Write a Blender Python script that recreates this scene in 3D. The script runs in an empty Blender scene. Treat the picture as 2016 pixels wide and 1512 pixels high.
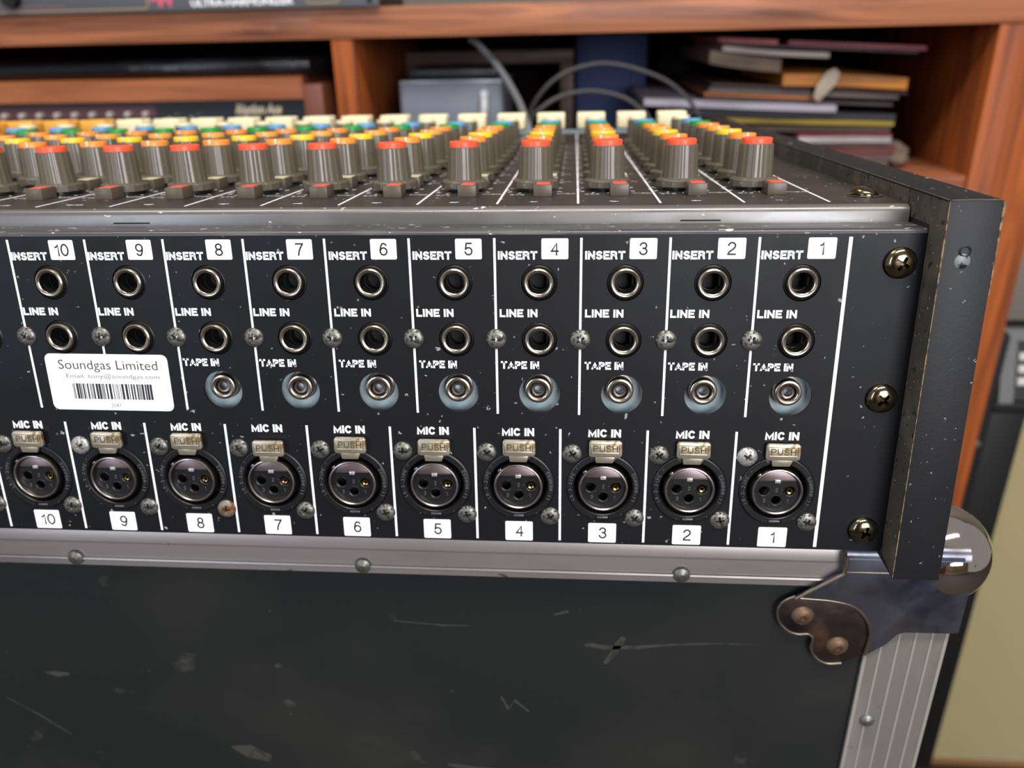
import bpy, bmesh, math, random
from mathutils import Vector, Matrix
from mathutils import noise as mnoise
random.seed(7)
PI = math.pi
S = 0.001                      # everything below is written in millimetres
FLOOR = 965.0                  # the origin of the measurements lies 965 mm above the floor
sc = bpy.context.scene

# ------------------------------------------------------------------ camera, world, lights
C = Vector((-86.309, -250.663, 61.159))
RW = [Vector((0.9969951, 0.0743882, -0.0216122)), Vector((0.0107082, -0.4086643, -0.9126219)), Vector((-0.0767205, 0.9096482, -0.4082329))]
FPX = 1551.8
cam = bpy.data.cameras.new('camera'); camo = bpy.data.objects.new('camera', cam); sc.collection.objects.link(camo)
m = Matrix.Identity(4)
for i in range(3):
    m[i][0] = RW[0][i]; m[i][1] = -RW[1][i]; m[i][2] = -RW[2][i]
m.translation = Vector((C.x*S, C.y*S, (C.z+FLOOR)*S))
camo.matrix_world = m
cam.sensor_width = 36; cam.lens = FPX/2016*36; cam.clip_start = 0.01; cam.clip_end = 20
cam.dof.use_dof = True; cam.dof.focus_distance = 0.262; cam.dof.aperture_fstop = 9.5
sc.camera = camo

w = bpy.data.worlds.new('world'); sc.world = w; w.use_nodes = True
w.node_tree.nodes['Background'].inputs[0].default_value = (0.95, 0.93, 0.92, 1)
w.node_tree.nodes['Background'].inputs[1].default_value = 0.28

def area(name, loc, target, sx, sy, power, col):
    l = bpy.data.lights.new(name, 'AREA'); l.shape = 'RECTANGLE'; l.size = sx; l.size_y = sy; l.energy = power; l.color = col
    o = bpy.data.objects.new(name, l); sc.collection.objects.link(o); o.location = loc
    o.rotation_euler = (Vector(target)-Vector(loc)).to_track_quat('-Z', 'Y').to_euler()
    return o
area('ceiling_tube_light', (0.25, -0.75, 2.6), (0.0, 0.1, 0.9), 1.5, 0.18, 36, (1.0, 0.94, 0.86))
area('ceiling_panel_light', (-0.9, 0.0, 2.6), (-0.2, 0.3, 0.8), 0.6, 0.6, 10, (1.0, 0.92, 0.80))
area('window_daylight', (0.75, -2.3, 1.5), (0.0, 0.0, 0.9), 1.1, 1.1, 44, (0.92, 0.95, 1.0))
area('narrow_window_daylight', (-1.25, -1.75, 1.35), (-0.2, 0.05, 0.95), 0.22, 1.3, 9, (0.74, 0.84, 1.0))

vs = sc.view_settings
sc.display_settings.display_device = 'sRGB'
vs.view_transform = 'Standard'; vs.look = 'None'; vs.gamma = 1.0; vs.use_curve_mapping = False
vs.exposure = 0.0

# ------------------------------------------------------------------ materials
def lin(c):
    return tuple((v/255/12.92 if v/255 <= 0.04045 else ((v/255+0.055)/1.055)**2.4) for v in c) + (1,)
def mat(name, col, rough=0.5, metal=0.0, layers=(), bump=None, spec=0.5, coat=0.0, emit=None, stretch=None):
    """layers: (colour, noise scale per metre, threshold, softness, roughness or None)"""
    M = bpy.data.materials.new(name); M.use_nodes = True; nt = M.node_tree; N = nt.nodes; L = nt.links
    b = N['Principled BSDF']
    b.inputs['Roughness'].default_value = rough; b.inputs['Metallic'].default_value = metal
    b.inputs['Specular IOR Level'].default_value = spec; b.inputs['Coat Weight'].default_value = coat
    tc = N.new('ShaderNodeTexCoord'); mp = N.new('ShaderNodeMapping'); L.new(tc.outputs['Object'], mp.inputs[0])
    if stretch: mp.inputs['Scale'].default_value = stretch
    cur = None; base = lin(col); rcur = None
    for i, (c2, scale, th, soft, r2) in enumerate(layers):
        n = N.new('ShaderNodeTexNoise'); n.inputs['Scale'].default_value = scale; n.inputs['Detail'].default_value = 4
        L.new(mp.outputs[0], n.inputs['Vector'])
        r = N.new('ShaderNodeValToRGB'); r.color_ramp.elements[0].position = th; r.color_ramp.elements[1].position = min(1, th+soft)
        L.new(n.outputs[0], r.inputs[0])
        mx = N.new('ShaderNodeMix'); mx.data_type = 'RGBA'
        L.new(r.outputs[0], mx.inputs[0])
        if cur is None: mx.inputs[6].default_value = base
        else: L.new(cur, mx.inputs[6])
        mx.inputs[7].default_value = lin(c2); cur = mx.outputs[2]
        if r2 is not None:
            mr = N.new('ShaderNodeMix'); mr.data_type = 'FLOAT'; L.new(r.outputs[0], mr.inputs[0])
            if rcur is None: mr.inputs[2].default_value = rough
            else: L.new(rcur, mr.inputs[2])
            mr.inputs[3].default_value = r2; rcur = mr.outputs[0]
    if cur is None: b.inputs['Base Color'].default_value = base
    else: L.new(cur, b.inputs['Base Color'])
    if rcur is not None: L.new(rcur, b.inputs['Roughness'])
    if bump:
        n = N.new('ShaderNodeTexNoise'); n.inputs['Scale'].default_value = bump[0]; n.inputs['Detail'].default_value = 3
        L.new(mp.outputs[0], n.inputs['Vector'])
        bp = N.new('ShaderNodeBump'); bp.inputs['Strength'].default_value = bump[1]; bp.inputs['Distance'].default_value = bump[2]*S
        L.new(n.outputs[0], bp.inputs['Height']); L.new(bp.outputs[0], b.inputs['Normal'])
    if emit:
        b.inputs['Emission Color'].default_value = lin(col); b.inputs['Emission Strength'].default_value = emit
    return M
def wood(name, c1, c2, rough=0.45, axis=0, scale=1.0, knots=True):
    M = bpy.data.materials.new(name); M.use_nodes = True; nt = M.node_tree; N = nt.nodes; L = nt.links
    b = N['Principled BSDF']; b.inputs['Roughness'].default_value = rough; b.inputs['Coat Weight'].default_value = 0.05
    tc = N.new('ShaderNodeTexCoord'); mp = N.new('ShaderNodeMapping'); L.new(tc.outputs['Object'], mp.inputs[0])
    sc_ = [60*scale]*3; sc_[axis] = 4*scale; mp.inputs['Scale'].default_value = sc_
    n = N.new('ShaderNodeTexNoise'); n.inputs['Scale'].default_value = 1; n.inputs['Detail'].default_value = 5; n.inputs['Distortion'].default_value = 1.2
    L.new(mp.outputs[0], n.inputs['Vector'])
    r = N.new('ShaderNodeValToRGB'); r.color_ramp.elements[0].position = .32; r.color_ramp.elements[1].position = .68
    r.color_ramp.elements[0].color = lin(c1); r.color_ramp.elements[1].color = lin(c2); L.new(n.outputs[0], r.inputs[0])
    # knots
    v = N.new('ShaderNodeTexVoronoi'); v.inputs['Scale'].default_value = 5.5*scale; L.new(tc.outputs['Object'], v.inputs['Vector'])
    r2 = N.new('ShaderNodeValToRGB'); r2.color_ramp.elements[0].position = .07; r2.color_ramp.elements[1].position = .16
    r2.color_ramp.elements[0].color = (.45, .45, .45, 1) if knots else (1, 1, 1, 1); r2.color_ramp.elements[1].color = (1, 1, 1, 1)
    L.new(v.outputs['Distance'], r2.inputs[0])
    mx = N.new('ShaderNodeMix'); mx.data_type = 'RGBA'; mx.blend_type = 'MULTIPLY'; mx.inputs[0].default_value = 1
    L.new(r.outputs[0], mx.inputs[6]); L.new(r2.outputs[0], mx.inputs[7]); L.new(mx.outputs[2], b.inputs['Base Color'])
    return M
GR = (150, 150, 150)
m_panel = mat('black_painted_panel', (15, 16, 22), 0.45, layers=[((9, 9, 13), 30, .45, .2, .5), ((150, 150, 150), 420, .70, .02, .8), ((170, 170, 170), 130, .765, .015, .8)], bump=(2500, .08, .05), spec=.35)
m_lip = mat('worn_black_lip', (70, 70, 74), 0.28, layers=[((95, 92, 88), 60, .5, .2, .6), ((205, 200, 190), 500, .66, .03, .8), ((132, 92, 72), 75, .72, .04, .8)], stretch=(0.4, 1, 1))
m_top = mat('dusty_black_top_sheet', (50, 47, 45), 0.34, layers=[((66, 60, 55), 25, .45, .25, .5), ((190, 185, 175), 450, .70, .02, .8)])
m_bevel = mat('satin_grey_front_fold', (116, 113, 112), 0.27, metal=0.45, layers=[((120, 116, 110), 40, .5, .2, .5), ((215, 210, 205), 420, .68, .02, .8)], stretch=(0.5, 1, 1))
m_white = mat('white_print', (250, 252, 255), 0.6)
m_label = mat('white_label', (250, 251, 253), 0.55)
m_ink = mat('black_ink', (38, 38, 42), 0.6)
m_greyink = mat('grey_ink', (95, 95, 100), 0.6)
m_nickel = mat('tarnished_nickel', (200, 190, 174), 0.24, metal=1.0, layers=[((150, 138, 118), 400, .5, .25, .38)])
m_steel = mat('zinc_screw', (140, 138, 130), 0.42, metal=0.85, layers=[((72, 70, 66), 700, .48, .12, .7)], bump=(1500, .5, .1))
m_rusty = mat('rusted_screw', (150, 140, 128), 0.45, metal=0.6, layers=[((130, 82, 52), 350, .47, .1, .8)], bump=(1500, .5, .1))
m_bright = mat('bright_screw', (196, 194, 190), 0.4, metal=0.7, layers=[((120, 118, 112), 900, .5, .12, .6)], bump=(1500, .4, .1))
m_brass = mat('olive_plated_screw', (136, 126, 102), 0.16, metal=1.0, layers=[((84, 66, 46), 220, .5, .15, .32)])
m_shell = mat('brushed_nickel_shell', (168, 160, 158), 0.28, metal=1.0, layers=[((130, 118, 118), 300, .5, .2, .4)])
m_push = mat('worn_nickel_push_tab', (196, 186, 164), 0.34, metal=0.75, layers=[((146, 120, 84), 260, .56, .08, .5)], bump=(900, .3, .1))
m_pushdark = mat('darker_push_letters', (104, 92, 70), 0.5, metal=0.5)  # PUSH letters, darker than the tab around them
m_blk = mat('black_moulded_plastic', (20, 20, 22), 0.38, layers=[((70, 70, 70), 700, .70, .03, .8)])
m_emb = mat('raised_black_lettering', (92, 92, 94), 0.45)
m_dark = mat('deep_black', (8, 8, 9), 0.6)
m_gold = mat('gold_contact', (170, 140, 80), 0.25, metal=1.0)
m_paleplate = mat('pale_blue_grey_steel', (176, 194, 200), 0.42, layers=[((120, 138, 140), 60, .5, .2, None)])
m_knob = mat('grey_brown_knob_plastic', (98, 90, 78), 0.28, coat=0.15, layers=[((150, 142, 125), 500, .70, .05, .6)])
m_skirt = mat('dusty_knob_skirt', (90, 83, 72), 0.42, layers=[((140, 132, 115), 500, .60, .15, .8)])
m_bush = mat('blackened_bushing', (38, 42, 44), 0.3)
CAPS = {'red': (250, 92, 60), 'orange': (248, 150, 62), 'light_orange': (250, 168, 72), 'yellow': (252, 212, 50), 'green': (28, 160, 62), 'blue': (96, 168, 216), 'cream': (244, 232, 190)}
m_cap = {k: mat(k+'_cap_plastic', v, 0.35, layers=[(tuple(min(255, int(x*.5+120)) for x in v), 260, .66, .05, .6)]) for k, v in CAPS.items()}
m_fcream = mat('cream_fader_plastic', (250, 238, 196), 0.4)
m_forange = mat('orange_fader_plastic', (250, 178, 74), 0.4)
m_btn = mat('brown_button_plastic', (92, 82, 70), 0.35)
m_btnred = mat('red_button_top', (226, 92, 72), 0.4)
m_btncream = mat('cream_button_top', (210, 202, 160), 0.4)
m_tolex = mat('black_painted_plywood', (20, 21, 26), 0.55, layers=[((27, 27, 31), 60, .5, .2, None), ((140, 140, 140), 480, .70, .02, .8), ((175, 170, 165), 90, .74, .02, .9)], bump=(1200, .3, .15))
m_dusty = mat('dusty_inner_side', (72, 68, 62), 0.75, layers=[((104, 98, 86), 45, .48, .2, None), ((26, 26, 26), 300, .62, .05, None), ((160, 155, 140), 600, .68, .02, None)])
m_ply = mat('bare_wood_edge', (164, 136, 98), 0.7, layers=[((70, 62, 52), 260, .46, .12, None)])
m_alu = mat('dull_aluminium', (178, 168, 166), 0.36, metal=0.5, layers=[((140, 130, 126), 30, .5, .3, .5), ((90, 84, 80), 240, .72, .03, .7)], stretch=(0.35, 1, 1))
m_ridge = mat('brightened_aluminium_rib', (168, 161, 152), 0.4, metal=0.4)  # same aluminium, colour brightened so the ribs outshine their shaded sides
m_alu_v = mat('scuffed_aluminium', (122, 116, 110), 0.5, metal=0.4, layers=[((140, 134, 126), 40, .5, .2, None), ((110, 104, 98), 240, .70, .03, .7)], stretch=(1, 1, 0.4))
m_board = mat('scuffed_black_laminate', (28, 30, 30), 0.5, layers=[((38, 38, 36), 9, .48, .2, .6), ((70, 70, 66), 38, .66, .12, .8), ((110, 108, 100), 140, .76, .02, .8)], bump=(700, .12, .2))
m_scuff = mat('grey_scuff', (56, 56, 51), 0.8, layers=[((40, 40, 38), 260, .48, .15, None)])
m_plate = mat('tarnished_corner_steel', (122, 124, 136), 0.32, metal=.85, layers=[((104, 88, 80), 60, .5, .2, .45), ((66, 70, 88), 30, .5, .2, .3)])
m_leaf = mat('rusty_corner_steel', (92, 80, 74), 0.36, metal=0.9, layers=[((112, 84, 66), 90, .48, .2, .6), ((64, 62, 68), 50, .5, .2, .3)])
m_edge = mat('bright_steel_edge', (200, 184, 168), 0.28, metal=1.0)
m_rustrivet = mat('rusty_rivet', (122, 96, 76), 0.5, metal=0.5, layers=[((86, 60, 44), 150, .5, .15, .7)])
m_rivet = mat('dull_rivet', (138, 136, 126), 0.42, metal=0.7, layers=[((100, 98, 88), 200, .5, .2, None)])
m_chrome = mat('polished_chrome', (228, 218, 208), 0.06, metal=1.0)
m_shelf = wood('stained_pine', (104, 56, 36), (188, 118, 78), 0.5, 0)
m_shelfv = wood('stained_pine_upright', (108, 48, 14), (178, 90, 28), 0.75, 2)
m_shelfdark = mat('dark_hardboard', (22, 14, 10), 0.9, spec=.1)
m_rhyw = wood('teak_case', (130, 72, 42), (176, 106, 64), 0.45, 0, knots=False)
m_rhyv = wood('teak_case_side', (104, 58, 42), (138, 84, 60), 0.45, 2, knots=False)
m_frame = wood('grey_brown_frame', (84, 66, 58), (116, 94, 82), 0.6, 0, knots=False)

# ------------------------------------------------------------------ mesh helpers
class MB:
    def __init__(s): s.bm = bmesh.new()
    def _merge(s, t, idx=0):
        for f in t.faces: f.material_index = idx
        me = bpy.data.meshes.new('tmp'); t.to_mesh(me); t.free(); s.bm.from_mesh(me); bpy.data.meshes.remove(me)
    def box(s, x0, x1, y0, y1, z0, z1, bev=0, idx=0, seg=2, rot=None):
        t = bmesh.new(); bmesh.ops.create_cube(t, size=1)
        for v in t.verts: v.co = Vector(((x0+x1)/2+v.co.x*(x1-x0), (y0+y1)/2+v.co.y*(y1-y0), (z0+z1)/2+v.co.z*(z1-z0)))
        if bev: bmesh.ops.bevel(t, geom=t.edges[:], offset=bev, segments=seg, affect='EDGES', profile=.5)
        if rot is not None:
            c = Vector(((x0+x1)/2, (y0+y1)/2, (z0+z1)/2))
            for v in t.verts: v.co = c + rot @ (v.co-c)
        s._merge(t, idx); return s
    def lathe(s, prof, c=(0, 0, 0), axis='y', seg=32, idx=0, flute=None, cap=True):
        """prof: list of (radius, height along axis); axis y: height points away from the camera"""
        t = bmesh.new(); rings = []
        for r, h in prof:
            ring = []
            if r < 1e-6:
                ring = [t.verts.new(s._ax(0, 0, h, axis, c))]
            else:
                for i in range(seg):
                    a = 2*PI*i/seg; rr = r
                    if flute: rr = flute(r, h, i)
                    ring.append(t.verts.new(s._ax(rr*math.cos(a), rr*math.sin(a), h, axis, c)))
            rings.append(ring)
        for a, b in zip(rings, rings[1:]):
            n = max(len(a), len(b))
            for i in range(n):
                j = (i+1) % n
                if len(a) == 1 and len(b) == 1: continue
                if len(a) == 1: t.faces.new((a[0], b[j], b[i]))
                elif len(b) == 1: t.faces.new((a[i], a[j], b[0]))
                else: t.faces.new((a[i], a[j], b[j], b[i]))
        bmesh.ops.recalc_face_normals(t, faces=t.faces[:])
        s._merge(t, idx); return s
    @staticmethod
    def _ax(u, v, h, axis, c):
        if axis == 'y': return Vector((c[0]+u, c[1]+h, c[2]+v))
        if axis == 'z': return Vector((c[0]+u, c[1]+v, c[2]+h))
        return Vector((c[0]+h, c[1]+u, c[2]+v))
    def prism(s, pts, axis, a, b, idx=0, bev=0):
        """pts: polygon; axis x: (y,z) pts; axis y: (x,z) pts; axis z: (x,y) pts"""
        t = bmesh.new()
        def P(p, h):
            if axis == 'x': return Vector((h, p[0], p[1]))
            if axis == 'y': return Vector((p[0], h, p[1]))
            return Vector((p[0], p[1], h))
        A = [t.verts.new(P(p, a)) for p in pts]; B = [t.verts.new(P(p, b)) for p in pts]
        n = len(pts); t.faces.new(A); t.faces.new(B[::-1])
        for i in range(n): t.faces.new((A[i], B[i], B[(i+1) % n], A[(i+1) % n]))
        bmesh.ops.recalc_face_normals(t, faces=t.faces[:])
        if bev: bmesh.ops.bevel(t, geom=t.edges[:], offset=bev, segments=2, affect='EDGES', profile=.5)
        s._merge(t, idx); return s
    def strip(s, pts, x0, x1, idx=0, th=1.0, nx=1):
        """sheet following the (y,z) profile, extruded along x, given a thickness"""
        t = bmesh.new(); n = len(pts)
        off = []
        for i in range(n):
            a = Vector(pts[max(0, i-1)]); b = Vector(pts[min(n-1, i+1)]); d = (b-a).normalized(); off.append(Vector((d.y, -d.x))*th)
        loop = [Vector(p) for p in pts] + [Vector(pts[i])+off[i] for i in range(n-1, -1, -1)]
        A = [t.verts.new((x0, p.x, p.y)) for p in loop]; B = [t.verts.new((x1, p.x, p.y)) for p in loop]
        k = len(loop)
        for i in range(k): t.faces.new((A[i], B[i], B[(i+1) % k], A[(i+1) % k]))
        for i in range(n-1):
            t.faces.new((A[i], A[i+1], A[k-2-i], A[k-1-i])); t.faces.new((B[i+1], B[i], B[k-1-i], B[k-2-i]))
        bmesh.ops.recalc_face_normals(t, faces=t.faces[:]); s._merge(t, idx); return s
    def tube(s, pts, r, seg=10, idx=0, sub=6, rr=None):
        P = [Vector(p) for p in pts]; path = []
        if len(P) > 2 and sub > 1:
            for i in range(len(P)-1):
                p0 = P[max(0, i-1)]; p1 = P[i]; p2 = P[i+1]; p3 = P[min(len(P)-1, i+2)]
                for k in range(sub):
                    u = k/sub; path.append(.5*((2*p1)+(p2-p0)*u+(2*p0-5*p1+4*p2-p3)*u*u+(3*p1-p0-3*p2+p3)*u**3))
            path.append(P[-1])
        else: path = P
        t = bmesh.new(); rings = []; up = Vector((0.13, 0.31, 0.94)).normalized()
        for i, p in enumerate(path):
            d = (path[min(i+1, len(path)-1)]-path[max(0, i-1)]).normalized()
            u = d.cross(up)
            if u.length < .05: u = d.cross(Vector((1, 0, 0)))
            u.normalize(); v = d.cross(u)
            q = r if rr is None else r*rr(i/(len(path)-1))
            rings.append([t.verts.new(p+q*(math.cos(2*PI*k/seg)*u+math.sin(2*PI*k/seg)*v)) for k in range(seg)])
        for a, b in zip(rings, rings[1:]):
            for k in range(seg): t.faces.new((a[k], a[(k+1) % seg], b[(k+1) % seg], b[k]))
        t.faces.new(rings[0]); t.faces.new(rings[-1][::-1])
        bmesh.ops.recalc_face_normals(t, faces=t.faces[:]); s._merge(t, idx); return s
    def mesh(s, name, mats, origin=(0, 0, 0), smooth=True, ang=35):
        me = bpy.data.meshes.new(name); o = Vector(origin)
        for v in s.bm.verts: v.co = (v.co-o)*S
        if smooth:
            for f in s.bm.faces: f.smooth = True
        s.bm.to_mesh(me); s.bm.free()
        for mm in (mats if isinstance(mats, (list, tuple)) else [mats]): me.materials.append(mm)
        if smooth: me.set_sharp_from_angle(angle=math.radians(ang))
        return me
ORG = {}
def link(name, me, parent=None, loc=None):
    o = bpy.data.objects.new(name, me); sc.collection.objects.link(o)
    if parent is not None: o.parent = parent
    if loc is not None: o.location = Vector(loc)*S
    return o
def part(name, mb, mats, parent, loc=None, label=None, **k):
    """loc: the part's own origin in parent space (mm); the builder's coordinates are then local to it"""
    if loc is None:
        me = mb.mesh(name, mats, ORG.get(parent.name, (0, 0, 0)) if parent else (0, 0, 0), **k); o = link(name, me, parent)
    else:
        me = mb.mesh(name, mats, (0, 0, 0), **k); o = link(name, me, parent, loc)
    if label: o['label'] = label
    return o
def tag(o, label, cat, group=None):
    o['label'] = label; o['category'] = cat
    if group: o['group'] = group
    return o
def thing(name, label, cat, base, group=None):
    o = bpy.data.objects.new(name, None); sc.collection.objects.link(o); o.empty_display_size = .02
    o.location = Vector((base[0], base[1], base[2]+FLOOR))*S
    ORG[o.name] = Vector(base); return tag(o, label, cat, group)
def single(name, mb, mats, label, cat, base, group=None, rot=None, **k):
    me = mb.mesh(name, mats, base, **k); o = link(name, me)
    o.location = Vector((base[0], base[1], base[2]+FLOOR))*S
    if rot: o.rotation_euler = rot
    return tag(o, label, cat, group)
def curve_mesh(loops, extrude, to_xz=True, bevel=0):
    """flat shape with holes; loops of (x,y) points in mm, front face towards -y"""
    cu = bpy.data.curves.new('c', 'CURVE'); cu.dimensions = '2D'; cu.fill_mode = 'BOTH'; cu.extrude = extrude/2*S; cu.bevel_depth = bevel*S; cu.bevel_resolution = 1
    for lp in loops:
        sp = cu.splines.new('POLY'); sp.points.add(len(lp)-1); sp.use_cyclic_u = True
        for i, p in enumerate(lp): sp.points[i].co = (p[0]*S, p[1]*S, 0, 1)
    o = bpy.data.objects.new('c', cu); sc.collection.objects.link(o)
    dg = bpy.context.evaluated_depsgraph_get(); me = bpy.data.meshes.new_from_object(o.evaluated_get(dg))
    bpy.data.objects.remove(o); bpy.data.curves.remove(cu)
    if to_xz:
        for v in me.vertices: v.co = Vector((v.co.x, -v.co.z, v.co.y))
    me.flip_normals() if False else None
    return me
def circ(cx, cy, r, n=40): return [(cx+r*math.cos(2*PI*i/n), cy+r*math.sin(2*PI*i/n)) for i in range(n)]
def rrect(x0, x1, y0, y1, r, n=5):
    o = []
    for cx, cy, a0 in ((x1-r, y1-r, 0), (x0+r, y1-r, 90), (x0+r, y0+r, 180), (x1-r, y0+r, 270)):
        for i in range(n+1):
            a = math.radians(a0+90*i/n); o.append((cx+r*math.cos(a), cy+r*math.sin(a)))
    return o
TC = {}
def text_mesh(s, w_, h_, mats, th=0.08, bold=0.0, shear=0.0, keep=False):
    """letters fitted to w_ x h_ mm, centred, standing in the xz plane facing -y"""
    key = (s, w_, h_, mats.name, th, bold, shear)
    if key in TC: return TC[key]
    cu = bpy.data.curves.new('t', 'FONT'); cu.body = s; cu.size = 1; cu.extrude = 0.01; cu.offset = bold; cu.shear = shear; cu.resolution_u = 3
    o = bpy.data.objects.new('t', cu); sc.collection.objects.link(o)
    dg = bpy.context.evaluated_depsgraph_get(); me = bpy.data.meshes.new_from_object(o.evaluated_get(dg))
    bpy.data.objects.remove(o); bpy.data.curves.remove(cu)
    xs = [v.co.x for v in me.vertices]; ys = [v.co.y for v in me.vertices]
    x0, x1, y0, y1 = min(xs), max(xs), min(ys), max(ys)
    sx = w_/(x1-x0); sy = h_/(y1-y0)
    if keep: sx = sy
    for v in me.vertices: v.co = Vector(((v.co.x-(x0+x1)/2)*sx*S, -v.co.z/0.01*th/2*S, (v.co.y-(y0+y1)/2)*sy*S))
    me.materials.clear(); me.materials.append(mats); me.name = 'lettering'
    TC[key] = me; return me
def arc(cx, cy, rx, ry, a0, a1, n=14): return [(cx+rx*math.cos(math.radians(a0+(a1-a0)*i/n)), cy+ry*math.sin(math.radians(a0+(a1-a0)*i/n))) for i in range(n+1)]
# a plain grotesque drawn stroke by stroke: (advance width, strokes); heights run 0..1 along the stroke centre lines
GLYPH = {
 ' ': (.06, []), 'I': (.0, [[(0, 0), (0, 1)]]), 'N': (.6, [[(0, 0), (0, 1)], [(0, 1), (.6, 0)], [(.6, 0), (.6, 1)]]),
 'E': (.5, [[(.5, 1), (0, 1), (0, 0), (.52, 0)], [(0, .51), (.46, .51)]]), 'L': (.46, [[(0, 1), (0, 0), (.46, 0)]]),
 'T': (.6, [[(0, 1), (.6, 1)], [(.3, 1), (.3, 0)]]), 'A': (.66, [[(0, 0), (.33, 1), (.66, 0)], [(.12, .3), (.54, .3)]]),
 'P': (.54, [[(0, 0), (0, 1), (.32, 1)] + arc(.3, .745, .24, .255, 90, -90) + [(0, .49)]]),
 'R': (.58, [[(0, 0), (0, 1), (.34, 1)] + arc(.32, .755, .23, .245, 90, -90) + [(0, .51)], [(.3, .51)] + [(.46, .46), (.53, .36), (.54, .15), (.58, 0)]]),
 'S': (.56, [arc(.28, .75, .25, .25, 20, 180, 10) + [(.04, .66), (.12, .58), (.28, .51), (.44, .44), (.54, .34)] + arc(.28, .26, .27, .26, 0, -165, 10)]),
 'M': (.76, [[(0, 0), (0, 1), (.38, .05), (.76, 1), (.76, 0)]]), 'C': (.6, [arc(.31, .5, .31, .5, 38, 322, 20)]),
 'U': (.56, [[(0, 1), (0, .3)] + arc(.28, .3, .28, .3, 180, 360) + [(.56, 1)]]), 'H': (.56, [[(0, 0), (0, 1)], [(.56, 0), (.56, 1)], [(0, .51), (.56, .51)]]),
 'D': (.58, [[(0, 0), (0, 1), (.24, 1)] + arc(.24, .5, .34, .5, 90, -90, 16) + [(0, 0)]]), 'O': (.62, [arc(.31, .5, .31, .5, 0, 360, 24)]),
 'F': (.48, [[(0, 0), (0, 1), (.5, 1)], [(0, .51), (.42, .51)]]), 'Q': (.62, [arc(.31, .5, .31, .5, 0, 360, 24), [(.38, .2), (.62, -.02)]]),
 'G': (.62, [arc(.31, .5, .31, .5, 40, 320, 20) + [(.6, .2), (.6, .46), (.36, .46)]]), 'W': (.86, [[(0, 1), (.21, 0), (.43, .95), (.65, 0), (.86, 1)]]),
 'X': (.6, [[(0, 0), (.6, 1)], [(0, 1), (.6, 0)]]), 'J': (.42, [[(.42, 1), (.42, .27)] + arc(.21, .27, .21, .27, 0, -180)]), '-': (.3, [[(0, .4), (.3, .4)]]),
 '0': (.5, [arc(.25, .5, .25, .5, 0, 360, 24)]), '1': (.24, [[(0, .74), (.1, .78), (.19, .86), (.22, 1), (.22, 0)]]),
 '2': (.52, [arc(.26, .73, .25, .27, 170, -10, 12) + [(.48, .6), (.36, .44), (.14, .26), (.03, .12), (.0, 0), (.52, 0)]]),
 '3': (.52, [arc(.26, .75, .23, .25, 165, -60, 12) + [(.3, .53), (.22, .53)], [(.22, .53), (.3, .53)] + arc(.26, .27, .26, .27, 65, -168, 14)]),
 '4': (.54, [[(.41, 0), (.41, 1), (0, .3), (.55, .3)]]),
 '5': (.52, [[(.47, 1), (.1, 1), (.04, .5)] + arc(.26, .31, .26, .31, 140, -165, 18)]),
 '6': (.52, [arc(.27, .72, .23, .28, 25, 120, 8) + [(.06, .74), (.01, .5), (.0, .32)] + arc(.26, .31, .26, .31, 180, 540, 22)]),
 '7': (.5, [[(0, 1), (.5, 1), (.5, .96), (.34, .68), (.22, .38), (.15, 0)]]),
 '8': (.52, [arc(.26, .76, .22, .24, 0, 360, 20), arc(.26, .26, .26, .26, 0, 360, 20)]),
 '9': (.52, [arc(.25, .28, .23, .28, 205, 300, 8) + [(.46, .26), (.51, .5), (.52, .68)] + arc(.26, .69, .26, .31, 0, 360, 22)])}
GC = {}
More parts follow.
